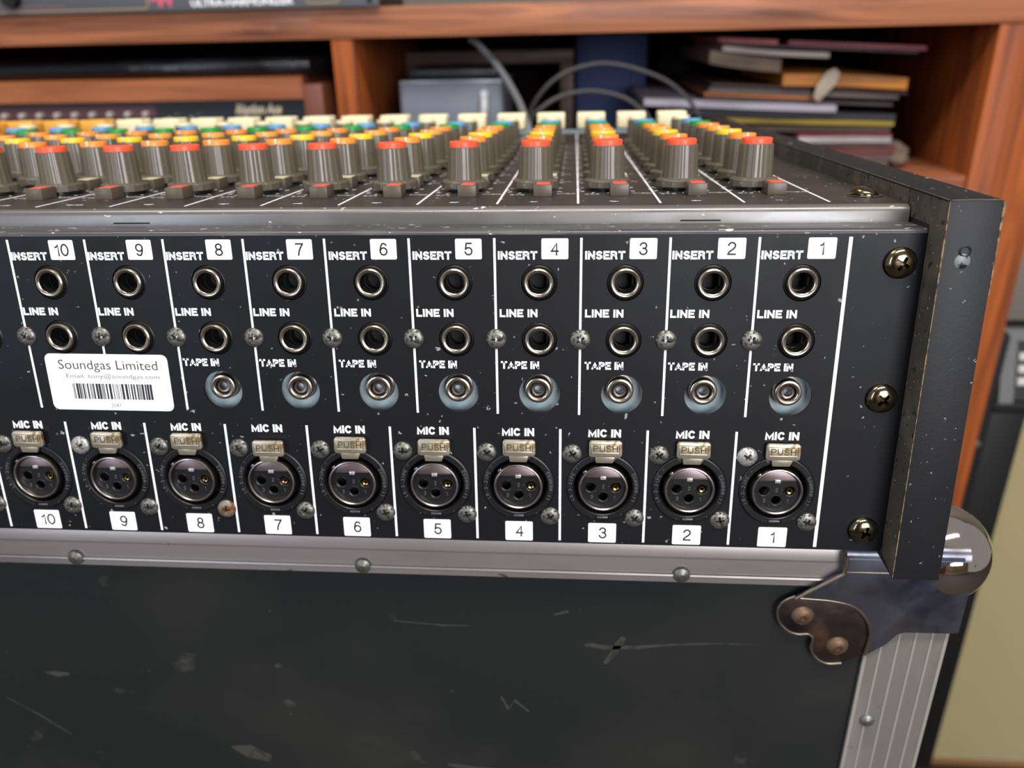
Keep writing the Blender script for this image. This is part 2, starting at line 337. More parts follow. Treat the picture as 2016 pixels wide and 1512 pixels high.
def grot(s, w_, h_, mats, th=0.08, stroke=.2):
    """word from the stroke alphabet, fitted to w_ x h_ mm; stroke = stem width as a share of the cap height"""
    key = (s, w_, h_, mats.name, th, stroke)
    if key in GC: return GC[key]
    x = 0; lines = []
    for i, ch in enumerate(s):
        wd, st = GLYPH[ch]
        if i: x += stroke+.09
        for p in st: lines.append([(x+a, b) for a, b in p])
        x += wd
    ht = h_*stroke; sx = (w_-ht)/max(x, .01) if x > .01 else 1; sy = h_-ht
    sx = min(sx, sy*1.9); ox = -x*sx/2; oy = -sy/2
    t = bmesh.new()
    for ln in lines:
        P = []
        for a, b in ln:
            v = Vector((ox+a*sx, oy+b*sy))
            if not P or (v-P[-1]).length > 1e-4: P.append(v)
        n = len(P); closed = (P[0]-P[-1]).length < 1e-3*h_ and n > 5
        L_, R_ = [], []; r = ht/2
        for i in range(n):
            d1 = (P[i]-P[i-1]).normalized() if i else ((P[0]-P[-2]).normalized() if closed else (P[1]-P[0]).normalized())
            d2 = (P[i+1]-P[i]).normalized() if i < n-1 else ((P[1]-P[0]).normalized() if closed else d1)
            n1 = Vector((-d1.y, d1.x)); n2 = Vector((-d2.y, d2.x)); m_ = n1+n2
            m_ = n1 if m_.length < .2 else m_.normalized()
            q = r/max(.45, m_.dot(n1)); p = P[i].copy()
            if not closed and i == 0: p -= d2*r*1.0 if False else Vector((0, 0))
            L_.append(p+m_*q); R_.append(p-m_*q)
        if not closed:
            for k, (e, d) in enumerate(((0, P[0]-P[1]), (-1, P[-1]-P[-2]))):
                d = d.normalized()
                ext = r if abs(d.y) > .9 or abs(d.x) > .9 else r*.5
                if abs(P[e].y) < sy*.49 and abs(d.x) > .9: ext = r*.6
                L_[e] = L_[e]+d*ext; R_[e] = R_[e]+d*ext
        lo = -h_/2; hi = h_/2
        cl = lambda v: Vector((v.x, min(max(v.y, lo), hi)))
        F = [[t.verts.new((cl(v).x*S, -th/2*S, cl(v).y*S)) for v in side] for side in (L_, R_)]
        Bk = [[t.verts.new((cl(v).x*S, th/2*S, cl(v).y*S)) for v in side] for side in (L_, R_)]
        for i in range(n-1):
            for q in ((F[0][i], F[0][i+1], F[1][i+1], F[1][i]), (Bk[0][i+1], Bk[0][i], Bk[1][i], Bk[1][i+1]),
                      (F[0][i+1], F[0][i], Bk[0][i], Bk[0][i+1]), (F[1][i], F[1][i+1], Bk[1][i+1], Bk[1][i])):
                t.faces.new(q)
        for i in (0, n-1): t.faces.new((F[0][i], F[1][i], Bk[1][i], Bk[0][i]))
    me = bpy.data.meshes.new('lettering'); bmesh.ops.recalc_face_normals(t, faces=t.faces[:]); t.to_mesh(me); t.free(); me.materials.append(mats)
    GC[key] = me; return me
def seen(p, margin=60):
    """is a point of the world (mm, above the floor datum) inside the picture"""
    q = Vector(p)-C; z = q.dot(RW[2])
    if z < 10: return False
    x = 1008+FPX*q.dot(RW[0])/z; y = 756+FPX*q.dot(RW[1])/z
    return -margin < x < 2016+margin and -margin < y < 1512+margin
def boolean_diff(me, cutters):
    o = bpy.data.objects.new('b', me); sc.collection.objects.link(o); cs = []
    for c in cutters:
        k = bpy.data.objects.new('k', c); sc.collection.objects.link(k); cs.append(k)
        md = o.modifiers.new('b', 'BOOLEAN'); md.operation = 'DIFFERENCE'; md.solver = 'EXACT'; md.object = k
    dg = bpy.context.evaluated_depsgraph_get(); r = bpy.data.meshes.new_from_object(o.evaluated_get(dg))
    bpy.data.objects.remove(o)
    for k in cs: bpy.data.objects.remove(k)
    return r

# ------------------------------------------------------------------ the room
def struct(name, mb, mats, parent=None):
    me = mb.mesh(name, mats, (0, 0, -FLOOR), smooth=False); o = link(name, me); o['kind'] = 'structure'; return o
m_floor = mat('dark_carpet', (60, 54, 50), 0.95, layers=[((84, 76, 70), 90, .5, .2, None)], bump=(500, .6, 2))
m_wall = mat('grey_beige_wall', (120, 112, 104), 0.9, layers=[((112, 104, 97), 6, .5, .3, None)], bump=(300, .1, .5))
struct('floor', MB().box(-2600, 2400, -2600, 1150, -FLOOR-60, -FLOOR), m_floor)
struct('wall_back', MB().box(-2600, 2400, 1150, 1230, -FLOOR, 1900), m_wall)
struct('baseboard_back', MB().box(-2600, 2400, 1138, 1150, -FLOOR, -FLOOR+110, 2), mat('white_baseboard', (200, 196, 188), .5))

struct('wall_front', MB().box(-2600, 2400, -2680, -2600, -FLOOR, 1900), mat('warm_beige_wall', (150, 128, 104), .9, layers=[((138, 118, 96), 5, .5, .3, None)]))
struct('added_door_1', MB().box(-900, -100, -2604, -2560, -FLOOR, 1080, 3), wood('brown_door', (84, 44, 24), (134, 78, 44), .4, 2))  # unseen door, added to enrich the reflections in the chrome ball
struct('baseboard_front', MB().box(-90, 2400, -2600, -2586, -FLOOR, -FLOOR+110, 2), mat('pale_baseboard', (190, 186, 178), .5))
# ------------------------------------------------------------------ flight case (below the console)
fc = thing('flight_case', 'black laminate flight case with aluminium edges under the mixing console', 'case', (-270, 240, -FLOOR))
CX0, CX1, CY0, CY1 = -603.1, 63.0, 5.0, 500.0
CTOP = -135.0   # height of the bright rib along the edge; the lid board lies 15 mm higher
part('front_board', MB().box(CX0+20, CX1-20, CY0+1.5, CY0+10, -FLOOR+20, CTOP+4), m_board, fc)
part('side_board', MB().box(CX1-10, CX1-1.5, CY0+8, CY1-8, -FLOOR+20, CTOP), m_board, fc)
part('side_board', MB().box(CX0+1.5, CX0+10, CY0+8, CY1-8, -FLOOR+20, CTOP), m_board, fc)
part('rear_board', MB().box(CX0+20, CX1-20, CY1-10, CY1-1.5, -FLOOR+20, CTOP), m_board, fc)
part('lid_board', MB().box(CX0+8, CX1-8, CY0+20, CY1-8, CTOP+6, CTOP+13.8), m_board, fc)
part('base_board', MB().box(CX0+8, CX1-8, CY0+10, CY1-10, -FLOOR+12, -FLOOR+20), m_board, fc)
prof = [(CY0, CTOP-3.4), (CY0, CTOP-.9), (CY0-.6, CTOP-.6), (CY0-.9, CTOP), (CY0-.6, CTOP+.6), (CY0+.2, CTOP+.8), (CY0+.6, CTOP+7.3), (CY0+1.2, CTOP+7.7), (CY0+1.9, CTOP+13.0), (CY0+3.0, CTOP+14.6), (CY0+5.5, CTOP+15.6), (CY0+30, CTOP+15.8)]
part('top_extrusion', MB().strip(prof, CX0+26, CX1-35, th=1.6), m_alu, fc)
def vert_extr(x0, x1):
    mb = MB(); mb.box(x0, x1, CY0-.2, CY0+1.6, -FLOOR+14, CTOP-22, .3)
    n = 5
    for i in range(n+1):
        x = x0+(x1-x0)*i/n; ww = .55 if 0 < i < n else .8
        x = min(max(x, x0+ww), x1-ww); mb.box(x-ww, x+ww, CY0-.55, CY0+.2, -FLOOR+14, CTOP-22, .35, idx=1)
    mb.box(x1-1.8 if x1 > 0 else x0, x1 if x1 > 0 else x0+1.8, CY0+1, CY0+30, -FLOOR+14, CTOP-22)
    return mb
part('corner_extrusion', vert_extr(31.8, CX1), [m_alu_v, m_ridge], fc)
part('corner_extrusion', vert_extr(CX0, CX0+31.2), [m_alu_v, m_ridge], fc)
part('bottom_extrusion', MB().box(CX0+32, CX1-32, CY0-.6, CY0+1.6, -FLOOR+6, -FLOOR+34, .5), m_alu, fc)
riv = MB().lathe([(0, -1.5), (1.0, -1.55), (1.3, -1.35), (2.2, -1.1), (2.9, -.6), (3.1, 0), (3.1, .3)], seg=20).mesh('rivet', m_rivet)
Rt = Matrix.Rotation(math.radians(-28), 4, 'X')
def put_rivet(x, y, z, me=riv, rot=None, label=None, name='rivet', sc_=1.0):
    o = link(name, me, fc); o.location = (Vector((x, y, z))-ORG[fc.name])*S
    if rot: o.rotation_euler = rot
    o.scale = (sc_,)*3
    if label: o['label'] = label
    return o
for x in (-565, -428, -291.5, -170.0, -43.0):
    put_rivet(x, CY0-.3, CTOP+.4, sc_=1.12)
for z in (-206.8, -330, -450): put_rivet(38.8, CY0-.4, z); put_rivet(CX0+8, CY0-.4, z)
# corner plates
leaf = [(1.5, -142.6), (-2.3, -144.6), (-4.5, -148), (-4.4, -152.5), (-2.6, -156.6), (.6, -159.8), (4.5, -161.2), (8.4, -161.0), (10.6, -163.2), (10.4, -167.2), (11.7, -171.2), (14.5, -174.3), (18.3, -175.8), (23.3, -175.3), (27.8, -172.5), (31.2, -169.6), (31.9, -163), (31.5, -157.5), (28.8, -151.4), (23.5, -146), (15.5, -143.8), (7.7, -143.0)]
plate = [(1.5, -142.3), (14.8, -131.6), (17.5, -130.6), (17.6, -121.5), (30.5, -121.3), (60.0, -121.3), (64.6, -136), (64.6, -154.6), (63.2, -157.0), (44.6, -157.3), (42.0, -158.3), (38.3, -163.6), (34.2, -167.0), (31.4, -169.3), (31.9, -163), (31.5, -157.5), (28.8, -151.4), (23.5, -146), (15.5, -143.8), (7.7, -143.0)]
def cplate(name, pts, y0, y1, mm, mirror=False, label=None):
    P = [(CX0+CX1-x, z) if mirror else (x, z) for x, z in pts]
    return part(name, MB().prism(P, 'y', y0, y1, bev=.25), mm, fc, label=label, ang=30)
for mir in (False, True):
    cplate('corner_leaf', leaf, 3.4, 4.8, m_leaf, mir, 'rust-stained steel leaf with two rivets')
    cplate('corner_plate', plate, 1.9, 4.2, m_plate, mir, 'dark tarnished steel plate below the ball')
    fx = (lambda x: CX0+CX1-x) if mir else (lambda x: x)
    # the part of the plate that folds back over the slanted extrusion
    mb = MB(); a, b = sorted((fx(17.5), fx(62.5)))
    mb.strip([(1.8, -123.2), (2.4, -120.6), (4.5, -118.6), (8, -117.9), (34, -117.7)], a, b, th=1.2)
    part('plate_fold', mb, m_plate, fc)
    part('pressed_bend', MB().box(a+.6, (a+b)/2 if not mir else b-.6, 1.55, 2.1, -129.3, -128.7, .2) if not mir else MB().box((a+b)/2, b-.6, 1.55, 2.1, -129.3, -128.7, .2), m_edge, fc)
    ridge = [(1.1, -142.3), (7.7, -142.6), (15.5, -143.3), (23.5, -145.6), (28.9, -151.1), (31.7, -157.3), (32.0, -162.9), (31.3, -169.4)]
    part('pressed_edge', MB().tube([(fx(x), 2.6, z) for x, z in ridge], .85, 10), m_edge, fc)
    lipl = [(1.2, -142.4), (-2.3, -144.6), (-4.5, -148), (-4.4, -152.5), (-2.6, -156.6), (.6, -159.8), (4.5, -161.2), (8.4, -161.0), (10.6, -163.2), (10.4, -167.2), (11.7, -171.2), (14.5, -174.3), (18.3, -175.8), (23.3, -175.3)]
    part('rolled_rim', MB().tube([(fx(x), 3.6, z) for x, z in lipl], .6, 8), m_edge, fc)
    part('diagonal_edge', MB().tube([(fx(1.0), 2.2, -142.5), (fx(8), 1.9, -137), (fx(15.6), 1.7, -131.2), (fx(17.5), 1.9, -129.0), (fx(17.6), 2.3, -121.8)], .8, 8), m_edge, fc)
    a, b = sorted((fx(62.4), fx(64.9)))
    part('side_flange', MB().box(a, b, 2.0, 26, -157, -124, .6), m_plate, fc)
    rr = MB().lathe([(0, -1.2), (.9, -1.3), (1.3, -1.9), (2.6, -1.6), (3.9, -.9), (4.4, 0), (4.5, .4)], seg=24).mesh('corner_rivet', m_rustrivet)
    put_rivet(fx(5.0), 3.4, -151.6, rr, name='corner_rivet', label='rusty flat rivet'); put_rivet(fx(20.4), 3.4, -166.2, rr, name='corner_rivet', label='rusty flat rivet')
    bc = Vector((fx(58.6), 19.5, -130.6)); R_ = 19.2
    part('ball_corner', MB().lathe([(R_*math.sin(PI*i/28), -R_*math.cos(PI*i/28)) for i in range(29)], c=bc, axis='z', seg=56), m_chrome, fc, label='polished domed chrome ball corner')
# rear and lower corners, hidden from the picture but the case needs its feet
for x in (CX0+30, CX1-30):
    for y in (CY0+30, CY1-30): part('caster_foot', MB().lathe([(0, -FLOOR), (16, -FLOOR), (18, -FLOOR+2), (18, -FLOOR+13), (0, -FLOOR+13)], c=(x, y, 0), axis='z', seg=20), m_dark, fc)
# scuffs on the front board: thin rubbed-off marks
def scuff(pts, wd):
    mb = MB(); L_ = []; Rr = []
    for i, (x, z) in enumerate(pts):
        a = Vector(pts[max(0, i-1)]); b = Vector(pts[min(len(pts)-1, i+1)]); d = (b-a).normalized(); n = Vector((-d.y, d.x))
        q = wd[i]; L_.append((x+n.x*q, z+n.y*q)); Rr.append((x-n.x*q, z-n.y*q))
    mb.prism(L_+Rr[::-1], 'y', CY0+1.42, CY0+1.55); return mb
for pts, wd in [([(-80, -173.6), (-78, -173.2), (-72, -174.2), (-60, -173.8), (-45, -171.6), (-25, -170), (-9, -170.2)], [.7, 1.0, 1.1, .9, .5, .3, .12]),
                ([(-64, -168.5), (-66, -172), (-68, -177), (-71.5, -183)], [1.0, 1.6, 1.4, 1.0]),
                ([(-324, -200.6), (-319, -201.4), (-313, -201)], [.6, 1.6, .9]), ([(-215.5, -191.8), (-212.6, -190.6)], [.9, 1.3]),
                ([(-244, -242.4), (-236, -244.6), (-226, -249)], [.5, 4.2, 2.2]), ([(-348, -217), (-335, -227), (-322, -239)], [.2, .4, .3]),
                ([(-160, -164), (-140, -165.4), (-128, -165.2)], [.2, .4, .2]), ([(-116, -204), (-113, -211), (-110, -206), (-104, -212)], [.5, .9, .7, .5]),
                ([(-142, -247), (-128, -249.5), (-117, -249)], [.8, 1.6, .5]), ([(-93, -158), (-87, -156)], [.4, .8])]:
    part('scuff_mark', scuff(pts, wd), m_scuff, fc)

# ------------------------------------------------------------------ mixing console, tilted 6 degrees
mc = thing('mixing_console', 'dark mixing console with white-lettered rear socket panel and coloured rotary knobs on top', 'mixer', (0, 0, 0))
mc.rotation_euler = (math.radians(-6), 0, 0)
PL, PR = -562.9, 22.8           # left and right ends of the steel
PX = [-1.2-28.0*k for k in range(0, 22)]; PX[0] = 0.0
UX = {0: 0.0, 1: -27.9, 2: -55.7, 3: -84.0, 4: -112.1, 5: -140.2, 6: -168.4, 7: -196.0, 8: -223.6, 9: -251.0, 10: -278.4}
def upx(k): return UX.get(k, -28*k+1.2)
def jx(k): return -13.6-28.0*k
def qx(k): return -15.1-30.05*k
NCH = 20
ZI, ZL, ZT, ZM = -14.3, -33.6, -52.7, -87.4
loops = [[(PL, -110), (PR, -110), (PR, 1.4), (PL, 1.4)]]
for k in range(NCH):
    loops += [circ(jx(k), ZI, 6.0, 28), circ(jx(k), ZL, 6.0, 28)]
    if k < 8: loops.append(circ(jx(k), ZT, 7.0, 40))
    if qx(k) > PL+14: loops.append(circ(qx(k), ZM, 13.1, 48))
me = curve_mesh(loops, .9); me.materials.clear(); me.materials.append(m_panel)
rp = link('rear_panel', me, mc); rp.location = (0, .45*S, 0)
part('panel_lip', MB().strip([(0, 1.3), (.15, 2.0), (.55, 2.55), (1.2, 2.8), (2.5, 2.9), (14.2, 3.1)], PL, PR, th=.8), m_lip, mc)
part('bottom_plate', MB().box(PL, PR, .9, 30, -109.9, -109.2), m_dark, mc)
TS = 0.0454
def topz(y): return 9+TS*(y-21)
part('front_fold', MB().strip([(14.2, 3.1), (14.2, 6.3), (14.4, 7.2), (14.9, 8.0), (15.7, 8.55), (16.8, topz(16.8))], PL, PR-.5, th=1.0), m_bevel, mc)
part('top_sheet', MB().strip([(16.8, topz(16.8)), (20, topz(20)), (448, topz(448)), (452, topz(452)-2)], PL, PR+.2, th=1.0), m_top, mc)
part('chassis', MB().prism([(21, 3), (22, 6.5), (446, 24), (486, 20), (486, -58), (24, -109)], 'x', PL+1, PR-1), m_dark, mc)
part('far_armrest', MB().prism([(452, topz(452)-3), (452, topz(452)+2.2), (486, topz(486)+.8), (489, 24), (489, 20), (452, 20)], 'x', PL, PR, bev=.8), mat('blue_grey_armrest', (120, 136, 146), .5), mc)
for x in (-44.5, -241.5, -438): part('slot', MB().box(x-6.6, x+6.6, 14.05, 14.6, 3.75, 4.25, .1), m_dark, mc)
cheek = [(-11, 12.3), (485, 40.6), (489.5, -60.9), (-11.6, -114.3)]
for x0, x1 in ((PR+.4, 38.5), (PL-15.6, PL-.4)):
    ch = part('end_cheek', MB().prism(cheek, 'x', x0, x1, bev=.35), m_tolex, mc, label='black painted wooden end cheek')
    inner, outer = (x0, x1) if x0 > 0 else (x1, x0)
    sgn = 1 if x0 > 0 else -1
    # dust caked on the inner side and bare wood along the knocked edges, as sub-parts
    d = MB().prism([(-10.4, 11.6), (440, 37.3), (440, 27), (0, 4), (0, -110), (-11, -113.6)], 'x', inner-sgn*.14, inner+sgn*.2)
    part('dusty_inner_face', d, m_dusty, ch)
    part('bare_edge', MB().tube([(inner, -11.05, 11.8), (inner, -11.15, -40), (inner, -11.3, -80), (inner, -11.5, -113.6)], .28, 6, sub=3, rr=lambda u: .35+1.1*abs(mnoise.noise((u*31, 0, 0)))), m_ply, ch)
    part('bare_edge', MB().tube([(outer, -11.0, 11.6), (outer, -11.0, 5), (outer, -11.1, -4), (outer, -11.1, -16)], .36, 6, sub=3, rr=lambda u: 1.3-1.0*u), m_ply, ch)
    part('bare_edge', MB().tube([(inner+sgn*.5, -11.05, 12.25), ((inner+outer)/2, -11.05, 12.35), (outer-sgn*.5, -11.05, 12.25)], .2, 6), m_dusty, ch)
    part('bare_edge', MB().tube([(inner, -10, 12.3), (inner, 60, 16.3), (inner, 160, 22.0), (inner, 300, 30.0)], .22, 6, sub=3), m_dusty, ch)
    if sgn > 0:
        part('plugged_nail_hole', MB().lathe([(0, -11.3), (1.2, -11.35), (1.9, -11.15), (2.4, -11.0)], c=(29.3, -.05, -5.6), seg=18), mat('rubbed_filler', (120, 122, 124), .35, layers=[((30, 30, 34), 500, .5, .1, None)]), ch)
        part('plugged_nail_hole', MB().lathe([(1.2, -11.15), (1.5, -11.3), (1.8, -11.15), (1.9, -11)], c=(29.6, -.05, -2.6), seg=18), m_tolex, ch)

def from_w(x, y, z):
    c_, s_ = math.cos(math.radians(6)), math.sin(math.radians(6)); return (x, c_*y-s_*z, s_*y+c_*z)
foot = MB().lathe([(0, 0), (8, 0), (9, 1), (9.5, 14), (0, 14)], axis='z', seg=24).mesh('rubber_foot', m_dark)
for x in (PL+40, 0):
    for y in (60, 440):
        o = link('rubber_foot', foot, mc, from_w(x, y, -121.0)); o.rotation_euler = (math.radians(6), 0, 0)
# screws --------------------------------------------------------------
def cross_box(w1, l1, dep, ang=0.0, y=0.0):
    mb = MB()
    for a in (0, 90):
        mb.box(-l1, l1, y-dep, y+dep, -w1, w1, rot=Matrix.Rotation(math.radians(a+ang), 3, 'Y'))
    return mb
def cross_cutters(w1, l1, y0, y1):
    r = []
    for a in (0, 90):
        c = MB(); t = bmesh.new()
        # tapering Phillips wing
        pts = [(-l1, -w1), (l1, -w1), (l1, w1), (-l1, w1)]
        A = [t.verts.new((p[0], y0, p[1])) for p in pts]; B = [t.verts.new((p[0]*.45, y1, p[1]*.6)) for p in pts]
        t.faces.new(A); t.faces.new(B[::-1])
        for i in range(4): t.faces.new((A[i], B[i], B[(i+1) % 4], A[(i+1) % 4]))
        bmesh.ops.recalc_face_normals(t, faces=t.faces[:])
        for v in t.verts: v.co = Matrix.Rotation(math.radians(a), 3, 'Y') @ v.co
        c._merge(t); r.append(c.mesh('k', m_dark, smooth=False))
    return r
def screw_mesh(r, h, w1, l1, mm, deep=1.6):
    n = 9; prof = [(0, -h)] + [(r*math.sin(PI/2*i/n)**.9, -h*math.cos(PI/2*i/n)**.75) for i in range(1, n+1)] + [(r, .2), (0, .2)]
    me = MB().lathe(prof, seg=36).mesh('screw', mm)
    me = boolean_diff(me, cross_cutters(w1, l1, -h-.6, -h+deep))
    for p in me.polygons: p.use_smooth = True
    me.set_sharp_from_angle(angle=math.radians(38)); me.materials.clear(); me.materials.append(mm); me.name = 'screw'
    return me
def recolour(me, mm):
    c = me.copy(); c.materials.clear(); c.materials.append(mm); return c
sm = screw_mesh(3.5, 1.35, .45, 2.0, m_steel); sm_rust = recolour(sm, m_rusty); sm_bright = recolour(sm, m_bright)
bigs = screw_mesh(5.1, 2.9, .62, 2.7, m_brass, 2.4)
def put(name, me, parent, loc, rot=None, label=None):
    o = link(name, me, parent, loc)
    if rot: o.rotation_euler = rot
    if label: o['label'] = label
    return o
for k in range(1, NCH): put('panel_screw', sm, mc, (upx(k), 0, -33.4), (0, random.uniform(0, 1.5), 0))
for z, a in ((-7.8, .5), (-52.8, .75), (-101.7, .4)):
    put('cheek_screw', bigs, mc, (15.7, 0, z), (0, a, 0), 'large domed brassy cross-head screw')
    put('cheek_screw', bigs, mc, (PL+8, 0, z), (0, a, 0), 'large domed brassy cross-head screw')
put('top_screw', bigs, mc, (15.3, 36.9, topz(36.9)), (math.radians(-90)+.045, .3, 0), 'large domed screw on the top sheet')
wsh = MB().lathe([(4.8, 0), (5.9, 0), (5.9, .35), (4.8, .35)], axis='z', seg=28).mesh('washer', m_steel)
put('washer', wsh, mc, (15.3, 36.9, topz(36.9)))

# printed lines and words ------------------------------------------------
def bar(x, z0, z1, wd, name='printed_line', skew=0.0):
    t = MB(); t.prism([(x-wd/2, z0), (x+wd/2, z0), (x+wd/2, z1), (x-wd/2, z1)], 'y', -.06, .02); return part(name, t, m_white, mc, smooth=False)
bar(0.0, -109.0, .3, 1.15)
for k in range(1, NCH):
    bar(upx(k), -60.2, .3, .8)
    x = -.2-30.07*k
    if x > PL+5: bar(x, -109.0, -65.6, .85)
WD = {}
def word(s, x, z, w_, h_, mm=None, parent=None, y=-.04, bold=None, name='lettering', th=.08, rot=None, stroke=.24):
    me = grot(s, w_, h_, mm or m_white, th, stroke) if bold is None else text_mesh(s, w_, h_, mm or m_white, th, bold)
    o = link(name, me, parent or mc, (x, y, z))
    if rot: o.rotation_euler = rot
    return o
lbl_i = curve_mesh([rrect(-4.35, 4.35, -3.35, 3.35, .5)], .1); lbl_i.materials.clear(); lbl_i.materials.append(m_label)
lbl_m = curve_mesh([rrect(-5.0, 5.0, -3.85, 3.85, .5)], .1); lbl_m.materials.clear(); lbl_m.materials.append(m_label)
DW = {1: 1.35}
for k in range(NCH):
    x = upx(k)
    word('INSERT', x-20.6, -5.3, 12.9, 2.75); word('LINE IN', x-20.5, -24.5, 12.6, 2.7)
    if k < 8: word('TAPE IN', x-20.2, -42.5, 13.0, 2.7)
    s = str(k+1); n = len(s)
    o = put('channel_label', lbl_i, mc, (x-8.5, -.06, -3.2)); word(s, 0, 0, (1.5 if s == '1' else 2.7) if n == 1 else 4.9, 4.2, m_ink, o, y=-.06, stroke=.12)
    xm = qx(k)
    if xm < PL+14: continue
    word('MIC IN', xm+.1, -66.9, 11.3, 2.95)
    o = put('channel_label', lbl_m, mc, (xm+.05, -.06, -105.5)); word(s, .2, 0, (1.6 if s == '1' else 2.8) if n == 1 else 5.4, 4.5, m_ink, o, y=-.06, stroke=.12)

# sockets -----------------------------------------------------------------
j_bush = MB().lathe([(5.1, .4), (5.5, .1), (5.75, .25), (5.85, .9), (5.85, 4), (3, 4)], seg=40).mesh('bushing', m_blk)
j_sil = MB().lathe([(3.35, 9), (3.35, -.6), (3.5, -1.15), (3.9, -1.45), (4.4, -1.5), (4.8, -1.25), (5.0, -.7), (5.05, 1.2), (5.05, 3)], seg=48).mesh('metal_sleeve', m_nickel)
j_in = MB().lathe([(0, 8.8), (3.25, 8.8), (3.25, .2)], seg=24).box(2.3, 3.0, 2.5, 8, -1.6, 1.8, .1).mesh('inside', m_dark)
t_sil = MB().lathe([(2.75, 8), (2.75, 1.2), (2.9, .8), (3.3, .55), (3.9, .5), (4.4, .75), (4.65, 1.3), (4.65, 5.3)], seg=40).mesh('metal_sleeve', m_nickel)
t_core = MB().lathe([(1.35, 7), (1.35, 1.9), (1.5, 1.55), (2.0, 1.5), (2.35, 1.8), (2.4, 7)], seg=28).mesh('contact_ring', m_shell)
t_back = MB().lathe([(0, 5.2), (11, 5.2), (11, 5.6), (0, 5.6)], seg=32).mesh('back_plate', m_paleplate)
t_dark = MB().lathe([(0, 6.9), (2.7, 6.9)], seg=20).mesh('inside', m_dark)
t_base = MB().lathe([(4.6, 5.2), (5.1, 5.2), (5.1, 4.4), (4.6, 4.4)], seg=24).mesh('fixing_nut', m_shell)
for k in range(NCH):
    for z, lab in ((ZI, 'insert_socket'), (ZL, 'line_socket')):
        o = put(lab, j_bush, mc, (jx(k), 0, z)); put('metal_sleeve', j_sil, o, (random.uniform(-.15, .15), 0, random.uniform(-.1, .15))); put('inside', j_in, o, (0, 0, 0))
    if k > 7: continue
    o = put('tape_socket', t_back, mc, (jx(k), 0, ZT)); dx = random.uniform(-.7, -.2)
    for nm, mm_ in (('metal_sleeve', t_sil), ('contact_ring', t_core), ('fixing_nut', t_base), ('inside', t_dark)): put(nm, mm_, o, (dx, 0, .9))
# one bright bare strip behind the round holes so that they are not see-through
# three-pin microphone sockets
ringp = [(10.2, 8), (10.2, .3), (10.4, -.3), (10.8, -.6), (12.3, -.6), (12.9, -.3), (13.0, .2), (13.0, 2)]
def arc_ring(r0, r1, y0, y1, a0, a1, seg=40, bev=0):
    pts = []; n = max(4, int(seg*abs(a1-a0)/360))
    for i in range(n+1): a = math.radians(a0+(a1-a0)*i/n); pts.append((r1*math.cos(a), r1*math.sin(a)))
    for i in range(n, -1, -1): a = math.radians(a0+(a1-a0)*i/n); pts.append((r0*math.cos(a), r0*math.sin(a)))
    return MB().prism(pts, 'y', y0, y1)
x_ring = MB().lathe(ringp, seg=56)
for a0, a1 in ((112, 150), (30, 68), (205, 258), (282, 335)):
    t = arc_ring(10.9, 12.4, -.95, -.5, a0, a1, 60); tm = t.mesh('t', m_blk); 
    for v in tm.vertices: v.co *= 1000
    x_ring.bm.from_mesh(tm)
x_ring = x_ring.mesh('mic_socket', m_blk)
x_cup = MB().lathe([(0, 10), (10.3, 10), (10.3, 2)], seg=40).mesh('dark_recess', m_dark)
x_shell = MB().lathe([(7.75, 8), (7.75, -.8), (7.85, -1.3), (8.2, -1.6), (8.6, -1.5), (8.85, -1.0), (8.95, 0), (8.95, 9)], seg=56).box(-7.3, -5.7, -1.3, 4, 5.6, 6.6, .3, rot=Matrix.Rotation(math.radians(-42), 3, 'Y')).mesh('metal_shell', m_shell)
HO = [(-4.3, -.2), (4.5, -.1), (.1, -3.7)]
def insert_mesh():
    me = curve_mesh([circ(0, 0, 7.7, 48)] + [circ(x, z, 1.65, 20) for x, z in HO], 1.0)
    mb = MB(); mb.bm.from_mesh(me)
    for v in mb.bm.verts: v.co *= 1000
    for x, z in HO: mb.lathe([(1.65, -.5), (2.05, -.7), (2.2, -.45)], c=(x, 0, z), seg=20)
    mb.lathe([(0, 5), (7.7, 5), (7.7, .4)], seg=24)
    return mb.mesh('contact_insert', m_blk)
x_ins = insert_mesh()
seg_pts = [(7.6*math.cos(math.radians(a)), 7.6*math.sin(math.radians(a))) for a in range(30, 151, 8)]
x_latch = MB().prism(seg_pts, 'y', -.4, .3, bev=.08).mesh('latch_plate', mat('maroon_grey_latch_steel', (138, 122, 122), .36, metal=.9))
x_tab = MB().box(-1.0, 1.0, -.9, -.2, 3.2, 4.4, .15).mesh('latch_tooth', mat('pale_latch_tooth', (200, 200, 204), .3, metal=.6))
x_con = MB().lathe([(.5, 2), (.55, .3), (1.1, .1), (1.3, .5), (1.3, 3)], c=(4.5, 0, -.1), seg=18).mesh('contact', m_gold)
x_clip = MB().box(-1.9, 1.9, -1.0, -.3, -11.9, -11.2, .12).mesh('bottom_clip', mat('clip_steel', (120, 120, 124), .35, metal=.7))
pt = rrect(-5.75, 5.75, -3.0, 3.0, 1.1)
def push_mesh():
    me = MB()
    me.prism(pt, 'y', -2.4, -.9, bev=.35)
    me.prism([(-3.3, -5.3), (2.6, -5.3), (3.3, -3.6), (3.3, -2.6), (-3.6, -2.6), (-3.6, -3.6)], 'y', -2.1, -.9, bev=.25)
    # raised frame round the word
    for b in ((-5.0, 5.0, 1.75, 2.15), (-5.0, 5.0, -1.55, -1.2)): me.box(b[0], b[1], -2.65, -2.3, b[2], b[3], .1)
    for b in ((-5.0, -4.65), (4.65, 5.0)): me.box(b[0], b[1], -2.65, -2.3, -1.5, 2.0, .1)
    return me.mesh('push_tab', m_push)
x_push = push_mesh()
